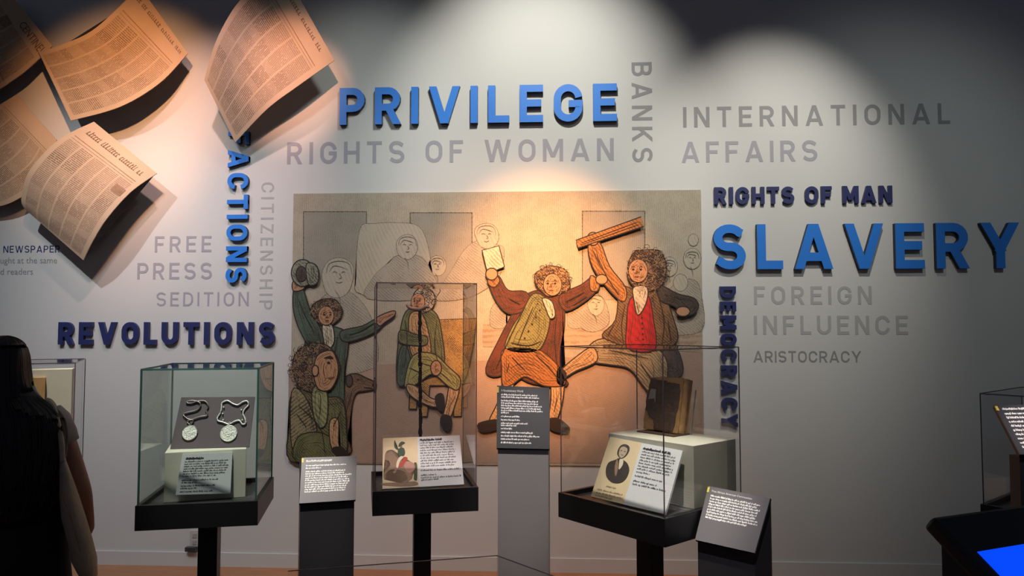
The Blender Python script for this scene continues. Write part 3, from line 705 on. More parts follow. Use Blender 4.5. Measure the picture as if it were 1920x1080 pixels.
PALE = mat('print_pale_tan', (0.36, 0.25, 0.15), 0.8)
INK_S = mat('print_red_brown_ink', (0.16, 0.05, 0.03), 0.8)
green = hm('green_coat', (0.085, 0.12, 0.085), freq=500); olive = hm('olive_coat', (0.16, 0.17, 0.07), freq=420)
olive2 = hm('olive_breeches', (0.30, 0.28, 0.10), freq=300, amt=.45); maroon = hm('maroon_coat', (0.13, 0.040, 0.026), freq=520, amt=.85)
vest = hm('olive_waistcoat', (0.21, 0.20, 0.08), freq=350, amt=.6); orange = hm('orange_breeches', (0.32, 0.13, 0.045), freq=300, amt=.6)
brown = hm('brown_coat', (0.17, 0.105, 0.06), freq=350, amt=.7); dark = hm('dark_sleeve', (0.085, 0.065, 0.055), freq=500, amt=.8)
red = hm('red_waistcoat', (0.34, 0.02, 0.028), ink=(0.10, 0.01, 0.01), freq=120, amt=.3); tanb = hm('tan_breeches', (0.30, 0.24, 0.15), freq=320, amt=.55)
flesh = hm('flesh', (0.42, 0.235, 0.13), ink=(0.25, 0.10, 0.06), freq=300, amt=.35); curl = hm('brown_curls', (0.20, 0.12, 0.075), freq=420, amt=.9)
grey_h = hm('grey_wig', (0.42, 0.38, 0.31), freq=330, amt=.6); wicker = hm('wicker', (0.40, 0.24, 0.08), freq=600, amt=.85); hound = hm('dog_coat', (0.19, 0.12, 0.08), freq=500, amt=.7)
lace = hm('cravat', (0.52, 0.45, 0.34), freq=250, amt=.4); shoe = hm('shoe', (0.03, 0.022, 0.02)); sleeve = hm('orange_sleeve', (0.38, 0.16, 0.055), freq=260, amt=.6)
stock = hm('stocking', (0.50, 0.31, 0.16), freq=240, amt=.35)
for g_ in ((764, 462, 19), (636, 515, 27), (912, 442, 20), (820, 497, 14), (1117, 570, 17), (1255, 500, 13), (1298, 485, 14)): ghost_face(*g_)
# man in green waving a hat
f = Fig(.022)
f.add('green_coat', [(600, 612), (640, 618), (652, 640), (645, 700), (640, 760), (590, 760), (580, 700), (572, 650), (582, 625)], green)
f.add('raised_sleeve', [(552, 545), (566, 540), (580, 580), (598, 612), (606, 640), (588, 655), (566, 625), (552, 585)], green, .003)
f.add('outstretched_sleeve', [(640, 622), (680, 612), (708, 598), (716, 610), (690, 628), (648, 640)], green, .003)
f.add('hand', [(706, 598), (724, 588), (740, 584), (738, 592), (722, 603), (712, 610)], flesh, .005)
f.add('hand', [(552, 545), (550, 530), (562, 526), (570, 540)], flesh, .005)
f.blob('hat', 568, 512, 20, 24, hm('hat', (0.24, 0.24, 0.18), freq=300), .007)
f.add('hat_crown', [(576, 496), (594, 500), (596, 528), (580, 532)], hm('hat', (0.3, 0.3, 0.2)), .009)
f.add('cravat', [(606, 610), (622, 610), (626, 640), (614, 655), (608, 636)], lace, .004)
f.blob('curled_hair', 612, 584, 27, 25, curl, .003, .10); f.curls(612, 584, 27, 25, .003, 90, 3.4); f.face(612, 592, 17, flesh, 1, .007)
f.ink([[(598, 625), (604, 660), (600, 700)], [(634, 628), (628, 670), (632, 720)], [(560, 560), (572, 590), (590, 625)], [(655, 628), (680, 620), (702, 606)], [(612, 640), (614, 690), (610, 740)]], .0045)
f.blob('hat_band', 566, 514, 9, 13, dark, .0095)
# brown dog
f = Fig(.020)
f.add('dog', [(642, 718), (650, 706), (668, 702), (686, 710), (702, 718), (702, 728), (684, 732), (668, 736), (660, 756), (656, 790), (652, 820), (658, 846), (646, 848), (636, 830), (634, 790), (636, 745)], hound)
f.blob('dog_ear', 655, 714, 5, 10, dark, .004); f.blob('dog_eye', 672, 712, 1.8, 1.6, INK, .004, line=False, n=8, sm=2); f.blob('dog_nose', 701, 721, 3, 3, INK, .004, line=False, n=8, sm=2)
f.ink([[(660, 736), (650, 770), (646, 800)], [(682, 726), (698, 728)]], .001)
# stout foreground man at lower left
f = Fig(.030)
f.add('olive_coat', [(546, 745), (575, 730), (610, 745), (640, 750), (648, 800), (640, 862), (546, 864), (543, 800)], hm('fg_coat', (0.15, 0.145, 0.07), freq=330, amt=.75))
f.add('striped_sleeve', [(548, 735), (570, 742), (590, 790), (592, 830), (570, 846), (548, 836)], hm('fg_sleeve', (0.26, 0.22, 0.12), freq=240, ang=2.2, amt=.8), .003)
f.add('neckcloth', [(588, 728), (612, 735), (612, 790), (598, 800), (588, 770)], hm('fg_cloth', (0.27, 0.29, 0.14), freq=200, amt=.5), .005)
f.blob('brown_wig', 592, 690, 44, 46, curl, .004, .05); f.curls(586, 688, 42, 44, .004, 170, 5)
f.ink([[(560, 760), (600, 800), (610, 850)], [(556, 775), (575, 800)], [(640, 770), (625, 800)]], .006)
f.add('face', [(596, 668), (620, 658), (630, 672), (634, 692), (630, 712), (618, 730), (598, 728), (590, 700)], flesh, .008)
f.blob('eye', 617, 680, 3, 2.4, INK, .011, line=False); f.add('eyebrow', [(608, 671), (620, 667), (626, 672), (616, 672)], INK, .011, line=False)
f.add('mouth', [(614, 708), (628, 706), (622, 711)], INK_S, .011, line=False, sm=0); f.blob('ear', 592, 695, 5, 9, flesh, .011)
f.add('breeches', [(560, 820), (600, 812), (628, 830), (630, 862), (556, 864)], olive, .005)
f.add('stocking', [(620, 790), (634, 788), (634, 830), (640, 846), (628, 848), (620, 826)], stock, .006); f.add('shoe', [(624, 842), (642, 840), (652, 856), (640, 860)], shoe, .007)
# seated man on a wicker chair
f = Fig(.022)
f.add('wicker_chair', [(822, 600), (893, 598), (888, 640), (876, 700), (866, 720), (864, 780), (852, 780), (850, 722), (805, 722), (800, 780), (790, 780), (790, 716), (835, 700)], wicker, sm=0)
f.add('chair_leg', [(770, 722), (782, 722), (780, 766), (768, 766)], wicker, sm=0)
f.add('green_coat', [(762, 585), (790, 575), (818, 590), (828, 630), (832, 680), (812, 700), (770, 712), (752, 722), (745, 690), (750, 630)], olive, .004)
f.add('coat_tail', [(750, 660), (762, 650), (770, 690), (758, 720), (746, 715)], green, .006)
f.add('waistcoat', [(770, 590), (792, 590), (806, 640), (804, 670), (775, 668), (768, 630)], hm('tan_waistcoat', (0.42, 0.26, 0.12), freq=260, amt=.5), .007)
f.add('breeches', [(775, 668), (812, 664), (842, 690), (862, 710), (858, 730), (840, 722), (812, 700), (786, 716), (766, 726), (760, 716)], olive2, .008)
f.add('stocking', [(845, 722), (860, 728), (852, 760), (842, 785), (832, 782), (838, 755)], stock, .006)
f.add('stocking', [(764, 722), (782, 726), (806, 746), (822, 752), (818, 762), (796, 756), (770, 740)], stock, .009)
f.add('shoe', [(830, 780), (844, 782), (846, 800), (838, 806), (828, 796)], shoe, .008); f.add('shoe', [(818, 744), (830, 740), (832, 768), (822, 764)], shoe, .011)
f.add('crossed_arm', [(752, 620), (780, 628), (800, 632), (798, 646), (770, 646), (750, 640)], olive, .010)
f.blob('hand', 818, 690, 9, 13, flesh, .011); f.blob('grey_wig', 795, 562, 20, 22, grey_h, .007); f.curls(798, 562, 18, 21, .007, 45, 3);
f.ink([[(760, 600), (764, 640), (758, 690)], [(820, 600), (815, 650), (826, 690)], [(785, 600), (790, 640)], [(790, 680), (815, 690), (845, 715)], [(770, 690), (790, 700)]], .0085); f.face(784, 566, 15, flesh, -1, .010)
# man in the maroon coat
f = Fig(.026)
f.add('maroon_coat', [(975, 562), (1010, 545), (1050, 556), (1058, 600), (1050, 660), (1052, 700), (1062, 722), (1000, 718), (960, 700), (925, 705), (912, 690), (935, 640), (958, 595)], maroon)
f.add('raised_sleeve', [(918, 530), (934, 518), (952, 545), (985, 548), (996, 572), (960, 588), (935, 570)], maroon, .003)
f.add('outstretched_sleeve', [(1050, 555), (1090, 535), (1112, 520), (1122, 535), (1104, 558), (1062, 582)], maroon, .003)
f.add('cuff', [(926, 514), (936, 526), (926, 538), (915, 528)], sleeve, .006); f.add('cuff', [(1108, 518), (1122, 528), (1120, 544), (1108, 542)], sleeve, .006)
f.blob('hand', 922, 514, 10, 10, flesh, .008); f.blob('hand', 1128, 524, 10, 8, flesh, .008)
f.add('printed_papers', [(905, 470), (935, 462), (945, 500), (915, 512)], lace, .006, sm=0)
f.add('waistcoat', [(1000, 552), (1024, 562), (1030, 600), (1020, 640), (1000, 660), (950, 655), (958, 620), (980, 585)], vest, .006)
f.add('cravat', [(1018, 560), (1034, 566), (1040, 590), (1032, 596), (1024, 578)], lace, .009)
f.add('breeches', [(946, 655), (1005, 655), (1040, 680), (1058, 708), (1055, 722), (1020, 722), (985, 705), (960, 720), (944, 722), (942, 690)], orange, .006)
f.add('stocking', [(944, 718), (962, 720), (950, 760), (930, 795), (918, 790), (934, 755)], stock, .004); f.add('shoe', [(898, 795), (932, 788), (934, 802), (905, 808)], shoe, .006)
f.add('stocking', [(1036, 716), (1056, 718), (1052, 760), (1040, 792), (1030, 790), (1034, 750)], stock, .004); f.add('shoe', [(1028, 788), (1046, 786), (1066, 802), (1060, 810), (1034, 804)], shoe, .006)
f.blob('curled_hair', 1036, 526, 32, 27, hm('ginger_curls', (0.34, 0.18, 0.08), freq=420, amt=.85), .006, .12); f.curls(1036, 524, 32, 27, .006, 120, 4); f.face(1036, 534, 20, flesh, -1, .010)
f.ink([[(985, 575), (960, 625), (930, 690)], [(1044, 590), (1040, 640), (1048, 705)], [(1000, 575), (985, 610), (970, 648)], [(955, 560), (975, 570)], [(1060, 566), (1095, 548)], [(1075, 572), (1100, 556)], [(960, 670), (985, 695)], [(1005, 665), (1030, 690), (1050, 715)], [(958, 642), (990, 648), (1014, 640)], [(950, 700), (955, 680)]], .008, 1.0)
for k_ in range(6): f.blob('button', 1012 - k_ * 7, 582 + k_ * 13, 1.8, 1.8, INK, .009, line=False, n=8, sm=2, shade=False)
# man in the brown coat
f = Fig(.026)
f.add('coat_tails', [(1130, 640), (1180, 640), (1255, 640), (1280, 690), (1262, 710), (1215, 690), (1160, 680), (1130, 660)], dark)
f.add('breeches', [(1180, 645), (1225, 650), (1250, 680), (1245, 730), (1228, 745), (1205, 720), (1180, 690), (1140, 682), (1112, 676), (1104, 652), (1130, 636)], tanb, .003)
f.add('stocking', [(1110, 652), (1118, 676), (1080, 694), (1058, 706), (1050, 698), (1078, 672)], stock, .005); f.add('shoe', [(1046, 690), (1060, 700), (1056, 722), (1044, 716)], shoe, .006)
f.add('stocking', [(1228, 735), (1246, 730), (1250, 790), (1236, 792)], stock, .005)
f.add('brown_coat', [(1165, 540), (1200, 548), (1236, 538), (1262, 600), (1268, 640), (1230, 656), (1180, 652), (1150, 640), (1130, 628), (1155, 600)], brown, .006)
f.add('raised_sleeve', [(1104, 460), (1124, 456), (1142, 500), (1172, 540), (1168, 565), (1140, 540), (1112, 500)], sleeve, .007)
f.add('dark_sleeve', [(1236, 536), (1270, 552), (1300, 560), (1308, 576), (1292, 590), (1262, 572), (1238, 562)], dark, .009)
f.blob('hand', 1280, 584, 12, 8, flesh, .011); f.blob('hand', 1112, 448, 10, 11, flesh, .010)
f.add('rolled_paper', [(1080, 452), (1084, 464), (1206, 424), (1202, 408)], sleeve, .012, sm=0)
f.add('red_waistcoat', [(1182, 562), (1212, 552), (1224, 600), (1226, 654), (1178, 652), (1176, 610)], red, .009)
f.add('cravat', [(1188, 540), (1212, 540), (1210, 568), (1196, 590), (1190, 566)], lace, .012)
f.blob('curled_hair', 1212, 506, 36, 40, curl, .010, .10); f.curls(1214, 506, 35, 40, .010, 190, 5); f.face(1196, 508, 21, flesh, -1, .014)
f.ink([[(1172, 570), (1165, 610), (1170, 650)], [(1236, 560), (1245, 605), (1240, 650)], [(1120, 480), (1138, 520), (1160, 552)], [(1112, 470), (1128, 505)], [(1150, 610), (1140, 628)], [(1200, 680), (1220, 710), (1236, 735)], [(1140, 656), (1180, 664), (1215, 672)], [(1252, 600), (1258, 640)]], .0085, 1.0)
f.ink([[(1090, 456), (1196, 416)], [(1088, 460), (1198, 421)]], .014, .6)
for k_ in range(6): f.blob('button', 1203 + k_ * .6, 596 + k_ * 10, 1.8, 1.8, INK, .011, line=False, n=8, sm=2, shade=False)

# ---------------------------------------------------------------- wall outlet
t = thing('power_outlet', 'small double wall outlet low behind the left case post', 'outlet', (WL(366, 1010).x, 0, WL(366, 1010).z))
bevel(obj('face_plate', bx(-.035, .035, -.008, 0, -.057, .057), MT['plate'], t))
for dz in (.022, -.022):
    bm = bmesh.new(); box(bm, -.014, .014, -.011, -.008, dz - .014, dz + .014); obj('socket', bm, MT['silver'], t)
obj('plug_adapter', bx(-.05, .02, -.04, -.008, -.075, -.048), MT['darkbody'], t)

# ---------------------------------------------------------------- glass cases
def case(FL, FR, depth, ztray, zdeck, ztop, label, g='glass', e='edge', et=.0035):
    FL = Vector((FL.x, FL.y, 0)); FR = Vector((FR.x, FR.y, 0)); w = (FR - FL).length
    rz = math.atan2(FR.y - FL.y, FR.x - FL.x)
    v = Vector((-math.sin(rz), math.cos(rz), 0)); c = (FL + FR) / 2 + v * depth / 2
    t = thing('display_case', label, 'display case', c, rz)
    hw, hd = w / 2, depth / 2; lip = .018
    # tray: ring walls with a recessed deck
    bm = bmesh.new()
    box(bm, -hw, hw, -hd, -hd + lip, ztray, zdeck + .02); box(bm, -hw, hw, hd - lip, hd, ztray, zdeck + .02)
    box(bm, -hw, -hw + lip, -hd + lip, hd - lip, ztray, zdeck + .02); box(bm, hw - lip, hw, -hd + lip, hd - lip, ztray, zdeck + .02)
    obj('tray', bm, MT['black'], t)
    obj('deck', bx(-hw + lip, hw - lip, -hd + lip, hd - lip, ztray, zdeck), MT['darkbody'], t)
    obj('post', bx(-.04, .04, -.04, .04, .012, ztray), MT['black'], t); bevel(obj('foot_plate', bx(-.19, .19, -.17, .17, 0, .012), MT['black'], t), .002)
    G = MT[g]; E = MT[e]; q = lip * .5; x, y = hw - q, hd - q; z0 = zdeck; k = .005
    for n_, b in (('glass_pane', (-x, x, -y, -y + k, z0, ztop)), ('glass_pane', (-x, x, y - k, y, z0, ztop)), ('glass_pane', (-x, -x + k, -y + k, y - k, z0, ztop)), ('glass_pane', (x - k, x, -y + k, y - k, z0, ztop))):
        obj(n_, bx(*b), G, t)
    obj('glass_top', bx(-x, x, -y, y, ztop, ztop + k), G, t)
    zz = ztop + k
    bm = bmesh.new(); r = et / 2
    for sx in (-x, x):
        for sy in (-y, y): box(bm, sx - r, sx + r, sy - r, sy + r, z0, zz)
    for sy in (-y, y): box(bm, -x, x, sy - r, sy + r, zz - r, zz + r)
    for sx in (-x, x): box(bm, sx - r, sx + r, -y, y, zz - r, zz + r)
    obj('polished_edges', bm, E, t)
    return t
ZT, ZD = .77, .855
c1 = case(Z(252, 996, ZT), Z(483, 985, ZT), .50, ZT, ZD - .005, 1.414, 'square glass display case on a black post holding two medals', 'glass_g', 'edge_g', .007)
c2 = case(Z(698, 968, ZT), Z(897, 958, ZT), .46, ZT, ZD, 1.785, 'tall narrow glass display case holding a dark walking stick')
c3 = case(Z(1047, 969, ZT), Z(1247, 1027, ZT), .52, ZT, ZD, 1.503, 'glass display case turned at an angle holding an old worn book')
f0 = Z(137, 968, ZT); a0_ = YAW + math.radians(25)
c0 = case(f0 - Vector((math.cos(a0_), math.sin(a0_), 0)) * .50, f0, .46, ZT, ZD, 1.43, 'glass display case at the left edge behind the woman', 'glass', 'edge')
# right hand case
a4 = D(1838, 945, 3.0); d4 = Vector((math.cos(math.radians(-48)), math.sin(math.radians(-48)), 0))
c4 = case(a4, a4 + d4 * .55, .5, a4.z - .09, a4.z - .02, D(1838, 740, 3.0).z, 'glass display case at the right edge behind the kiosk')

def plinth(label, FL, FR, depth, z0, z1, name='display_plinth', m='cream'):
    rz = math.atan2(FR.y - FL.y, FR.x - FL.x); v = Vector((-math.sin(rz), math.cos(rz), 0)); w = (FR - FL).length
    c = (FL + FR) / 2 + v * depth / 2
    o = bevel(obj(name, bx(-w / 2, w / 2, -depth / 2, depth / 2, 0, z1 - z0), MT[m]), .002); o.location = (c.x, c.y, z0); o.rotation_euler = (0, 0, rz)
    tag(o, label, 'plinth'); return o
plinth('cream block plinth under the plum board with the medals', Z(309, 849, 1.06), Z(462, 841, 1.06), .28, ZD - .005, 1.06)
p3 = plinth('large cream block plinth under the old book', Z(1141, 812, 1.11), Z(1300, 836, 1.11), .30, ZD, 1.11)
pb = D(1900, 912, 3.0); plinth('small cream block plinth inside the right edge case', D(1905, 912, 3.05) , D(1965, 915, 3.0), .14, a4.z - .02, pb.z)

def flatten(c):
    """keep TL, BR, BL and slide TR along its line of sight into their plane"""
    tl, tr, br, bl = [Vector(q) for q in c]; n = (br - bl).cross(tl - bl).normalized(); d = tr - CAM
    return [tl, CAM + d * ((bl - CAM).dot(n) / d.dot(n)), br, bl]
def card(name, label, cat, corners, m, th=.006, z0=None):
    corners = flatten(corners)
    base = (Vector(corners[2]) + Vector(corners[3])) / 2
    t = thing(name, label, cat, base); p = Plate(*corners, base)
    o = obj('card', p.slab(th), m, t); return o, p
R = random.Random(3)
P1 = Z(309, 849, 1.06); q1 = Z(462, 841, 1.06) - P1; N1 = Vector((q1.y, -q1.x, 0)).normalized()
def title_marks(p, v, u0, u1, lh, cw, m, t):
    tag(obj('title_print', p.marks([(v, u1), (v + .003, u1)], u0, lh, random.Random(9), cw=cw, bold=1.3), m, t), kind='stuff')
# ---- case 1: board with medals, label card
zb = 1.0615
t, p = card('plum_board', 'slanted plum brown board carrying two medals on chains', 'board', [D(340, 745, 3.34), D(478, 744, 3.42), Z(467, 838, zb), Z(319, 842, zb)], MT['plum'], .008)
bp = p
def on1(px, py, o=.004): return PL(px, py, Vector(p_origin) , p_n) + p_n * o
p_origin = Vector(t.parent.location) + p.c[0]; p_n = p.n
def medal(chain, mx, my, r, mc, label, closed=True):
    ctr = on1(mx, my); tt = thing('chained_medal', label, 'medal', ctr)
    pts = smooth_open([on1(x, y, .006) - ctr for x, y in chain], 7)
    bm = bmesh.new()
    for i, q in enumerate(pts):
        if i and (q - pts[i - 1]).length < 1e-5: continue
    tube(bm, pts, [(.0042 if i % 2 else .0024) for i in range(len(pts))], 8); obj('chain', bm, mc, tt, smooth=True)
    ax = (p.c[1] - p.c[0]).normalized(); ay = p_n.cross(ax)
    def disc(rr, o0, o1, n=32):
        bm = bmesh.new(); a = [bm.verts.new((ax * math.cos(2 * PI * k / n) + ay * math.sin(2 * PI * k / n)) * rr + p_n * o0) for k in range(n)]
        b = [bm.verts.new(v.co + p_n * (o1 - o0)) for v in a]; bm.faces.new(a[::-1]); bm.faces.new(b)
        for k in range(n): bm.faces.new((a[k], a[(k + 1) % n], b[(k + 1) % n], b[k]))
        return bm
    obj('medal_disc', disc(r, -.003, .002), MT['engraved'], tt)
    bm = bmesh.new(); tube(bm, [(ax * math.cos(2 * PI * k / 32) + ay * math.sin(2 * PI * k / 32)) * r + p_n * .001 for k in range(32)], .0022, 8, True); obj('medal_rim', bm, mc, tt, smooth=True)
    bm = disc(r * .42, .002, .0032, 9); obj('medal_relief', bm, MT['engraved'], tt)
    bm = bmesh.new(); tube(bm, [(ay * (r + .004 + .006) + ax * math.cos(a_) * .005 + ay * math.sin(a_) * .006) + p_n * .003 for a_ in [2 * PI * k / 12 for k in range(12)]], .0013, 6, True); obj('hanging_ring', bm, mc, tt)
L_ch = [(353, 798), (352, 790), (362, 785), (358, 778), (350, 774), (343, 770), (356, 766), (372, 762), (390, 758), (386, 750), (388, 742 + 16), (384, 752), (370, 752), (356, 754), (350, 752), (362, 750), (376, 764), (372, 770), (388, 778), (384, 780), (368, 788), (356, 794)]
L_ch = [(356, 797), (352, 791), (364, 786), (376, 782), (389, 779), (387, 770), (391, 762), (385, 753), (372, 753), (358, 757), (350, 755), (360, 752), (374, 755), (376, 763), (368, 770), (352, 774), (344, 778), (352, 786), (363, 789), (358, 796)]
medal(L_ch, 356, 812, .032, MT['tarnish'], 'dull tarnished medal on a tangled chain, left one on the plum board')
R_ch = [(430, 797), (418, 792), (410, 790), (408, 784), (414, 774), (416, 764), (417, 756), (427, 752), (436, 757), (446, 760), (456, 754), (464, 753), (466, 760), (459, 768), (456, 776), (460, 786), (461, 794), (455, 796), (449, 789), (440, 791), (431, 796)]
medal(R_ch, 429, 813, .0345, MT['steel'], 'bright silver medal on a looped chain, right one on the plum board')
for (x, y, wh) in ((420, 764, 'upper left'), (418, 776, 'middle left'), (419, 788, 'lower left'), (453, 769, 'upper right'), (455, 788, 'lower right')):
    ctr = on1(x, y, 0); bm = bmesh.new(); tube(bm, [Vector((0, 0, 0)), p_n * .010], .003, 8)
    o = obj('mounting_pin', bm, MT['steel'], loc=ctr); tag(o, 'tiny bright metal pin at the %s of the looped silver chain' % wh, 'pin', 'pins around the silver chain')
t, p = card('label_card', 'white label card leaning on the plinth in the medal case', 'label', [PL(342, 852, P1 + N1 * .010, N1), PL(436, 848, P1 + N1 * .010, N1), PL(432, 925, P1 + N1 * .030, N1), PL(329, 928, P1 + N1 * .030, N1)], MT['card'], .008)
title_marks(p, .13, .08, .42, .07, .016, MT['ink'], t)
rows = [(.20, .92), (.26, .88), (.32, .93), (.38, .92), (.44, .88), (.50, .86), (.56, .70), (.66, .75), (.72, .36), (.80, .70), (.86, .36), (.94, .65)]
tag(obj('small_print', p.marks(rows, .07, .05, R, cw=.016), MT['ink'], t), kind='stuff')

# ---- case 2: walking stick, card with rider print
base = Z(789, 890, ZD)
cs = thing('walking_stick', 'dark knotted walking stick standing in the tall glass case', 'cane', (base.x, base.y, ZD))
def cp(px, py): q = D(px, py, (base - CAM).dot(FWD)); return q - Vector(cs.location)
top = cp(787, 580)
N_ = 60; pts = [Vector((0, 0, 0)).lerp(top, i / N_) + Vector((math.sin(i * .7) * .0012, 0, 0)) for i in range(N_ + 1)]
bm = bmesh.new(); tube(bm, pts, [.0085 + .0015 * math.sin(i * 2.1) + (.003 if i % 5 == 0 else 0) for i in range(N_ + 1)], 10); obj('shaft', bm, MT['cane'], cs, smooth=True)
bm = bmesh.new(); rr = random.Random(5)
for i in range(3, N_ - 3, 3):
    a_ = rr.uniform(PI, 2 * PI); bmesh.ops.create_uvsphere(bm, u_segments=6, v_segments=5, radius=.0022, matrix=Matrix.Translation(pts[i] + Vector((math.cos(a_) * .009, math.sin(a_) * .009, 0))))
tag(obj('knots', bm, MT['steel'], cs), 'pale dots along the shaft', kind='stuff')
bm = bmesh.new(); hp = smooth_open([cp(762, 571), cp(770, 578), cp(787, 580), cp(799, 575), cp(805, 577)], 5); tube(bm, hp, [.005 + .006 * math.sin(PI * i / (len(hp) - 1)) for i in range(len(hp))], 10); obj('crook_handle', bm, MT['horn'], cs, smooth=True)
t, p = card('label_card', 'wide label card with a horse rider picture beside white text', 'label', [Z(718, 822, 1.045), Z(862, 816, 1.045), Z(870, 908, ZD + .012), Z(717, 917, ZD + .012)], MT['card'], .008)
obj('picture_print', p.slab(.0015, 0, .44, 0, 1, .001), MT['sepia'], t)
def pic(name, pts, m, o=.0022, sm=3): obj(name, p.shape(pts, .001, o, sm), m, t)
brn = mat('print_brown', (0.28, 0.18, 0.12), .8, var=.3, scale=90); pnk = mat('print_dusty_pink', (0.45, 0.24, 0.19), .8, var=.2, scale=90); grn = mat('print_dark_green', (0.06, 0.09, 0.06), .8, var=.3, scale=90)
prd = mat('print_red', (0.42, 0.07, 0.05), .8, var=.1); pwh = mat('print_cream_white', (0.70, 0.62, 0.48), .8, var=.05)
pic('horse_picture', [(0.023, 0.418), (0.030, 0.327), (0.060, 0.270), (0.107, 0.257), (0.148, 0.287), (0.181, 0.384), (0.208, 0.464), (0.255, 0.486), (0.322, 0.509), (0.376, 0.543), (0.403, 0.611), (0.389, 0.691), (0.349, 0.748), (0.362, 0.827), (0.309, 0.895), (0.248, 0.932), (0.245, 0.907), (0.302, 0.850), (0.285, 0.770), (0.268, 0.714), (0.208, 0.674), (0.168, 0.668), (0.162, 0.719), (0.124, 0.716), (0.148, 0.662), (0.081, 0.668), (0.037, 0.742), (0.040, 0.827), (0.019, 0.822), (0.012, 0.725), (0.057, 0.623), (0.094, 0.577), (0.081, 0.492), (0.050, 0.469), (0.028, 0.458)], brn, .0022)
pic('horse_mane', [(0.040, 0.305), (0.060, 0.270), (0.107, 0.257), (0.148, 0.287), (0.178, 0.384), (0.188, 0.441), (0.154, 0.373), (0.121, 0.293), (0.087, 0.282), (0.067, 0.305)], mat('print_grey_brown', (0.16, 0.11, 0.08), .8, var=.3, scale=90), .0024)
pic('horse_rump', [(0.268, 0.520), (0.322, 0.509), (0.383, 0.555), (0.389, 0.668), (0.336, 0.736), (0.289, 0.691), (0.265, 0.600)], pnk, .0026)
pic('horse_tail', [(0.389, 0.543), (0.423, 0.560), (0.426, 0.759), (0.416, 0.884), (0.379, 0.850), (0.406, 0.736), (0.403, 0.611)], grn, .0028)
pic('rider_coat', [(0.195, 0.248), (0.255, 0.225), (0.279, 0.305), (0.268, 0.384), (0.215, 0.407), (0.188, 0.350)], grn, .0030)
pic('rider_arm', [(0.144, 0.077), (0.158, 0.077), (0.162, 0.185), (0.195, 0.236), (0.181, 0.261), (0.146, 0.202)], grn, .0031)
pic('rider_face', [(0.221, 0.170), (0.236, 0.163), (0.245, 0.191), (0.235, 0.225), (0.218, 0.214)], brn, .0031)
pic('rider_hat', [(0.198, 0.197), (0.207, 0.134), (0.242, 0.094), (0.282, 0.125), (0.258, 0.151), (0.228, 0.180)], grn, .0033)
pic('rider_leg', [(0.215, 0.407), (0.258, 0.418), (0.211, 0.509), (0.188, 0.628), (0.168, 0.611), (0.174, 0.509)], pwh, .0034)
pic('saddle_cloth', [(0.258, 0.418), (0.309, 0.435), (0.289, 0.509), (0.245, 0.600), (0.196, 0.617), (0.198, 0.555), (0.242, 0.492)], prd, .0029)
pic('ground_strip', [(0.003, 0.901), (0.168, 0.901), (0.255, 0.924), (0.389, 0.895), (0.426, 0.964), (0.255, 0.981), (0.007, 0.935)], brn, .0024)
title_marks(p, .09, .47, .75, .06, .011, MT['ink'], t)
rows = [(.15 + .053 * i, .92 - .03 * R.random()) for i in range(10)] + [(.71, .97), (.80, .66), (.85, .97), (.89, .68)]
tag(obj('small_print', p.marks(rows, .47, .045, R, cw=.010), MT['ink'], t), kind='stuff')

# ---- case 3: book, card with portrait
tl, tr_, br, bl = Z(1144, 819, 1.098), Z(1280, 845, 1.098), Z(1247, 964, ZD + .010), Z(1108, 931, ZD + .010)
t, p = card('label_card', 'large label card with an oval portrait of a man in a dark coat', 'label', [tl, tr_, br, bl], MT['card'], .010)
obj('picture_print', p.slab(.0015, 0, .46, 0, 1, .001), MT['sepia'], t)
dk = mat('print_charcoal', (0.045, 0.035, 0.03), .8, var=.3, scale=70); fc = mat('print_flesh_grey', (0.50, 0.40, 0.29), .8, var=.1, scale=60)
pic('portrait_coat', [(.10, .42), (.18, .36), (.22, .32), (.30, .34), (.36, .38), (.41, .48), (.40, .62), (.34, .70), (.24, .72), (.14, .66), (.09, .54)], dk)
pic('portrait_hair', [(.18, .26), (.18, .14), (.23, .08), (.30, .09), (.33, .16), (.31, .26), (.25, .32)], dk, .0024)
pic('portrait_face', [(.20, .24), (.20, .15), (.25, .12), (.30, .15), (.30, .24), (.26, .31), (.22, .29)], fc, .0028)
pic('portrait_eyes', [(.215, .19), (.235, .185), (.235, .20), (.215, .20)], dk, .0032, 0); pic('portrait_eyes', [(.265, .19), (.285, .19), (.285, .205), (.265, .20)], dk, .0032, 0); pic('portrait_mouth', [(.24, .255), (.27, .26), (.27, .267), (.24, .262)], dk, .0032, 0)
pic('portrait_lapel', [(.20, .34), (.24, .42), (.26, .58), (.24, .60), (.20, .46)], brn, .0025)
pic('portrait_collar', [(.24, .33), (.29, .34), (.30, .42), (.27, .50), (.25, .42)], pwh, .0027)
for yy, xa, xb in ((.80, .17, .30),): tag(obj('small_print', p.marks([(yy, xb)], xa, .03, R, o=.0025, cw=.012), brn, t), kind='stuff')
tag(obj('small_print', p.marks([(.88, .42), (.93, .44), (.975, .30)], .06, .035, R, o=.0025, cw=.012), brn, t), kind='stuff')
title_marks(p, .10, .50, .86, .055, .012, MT['ink'], t)
rows = [(.15 + .047 * i, .95 - .03 * R.random()) for i in range(7)] + [(.482, .68), (.55, .86), (.63, .80), (.68, .93)]
tag(obj('small_print', p.marks(rows, .50, .04, R, cw=.011), MT['ink'], t), kind='stuff')
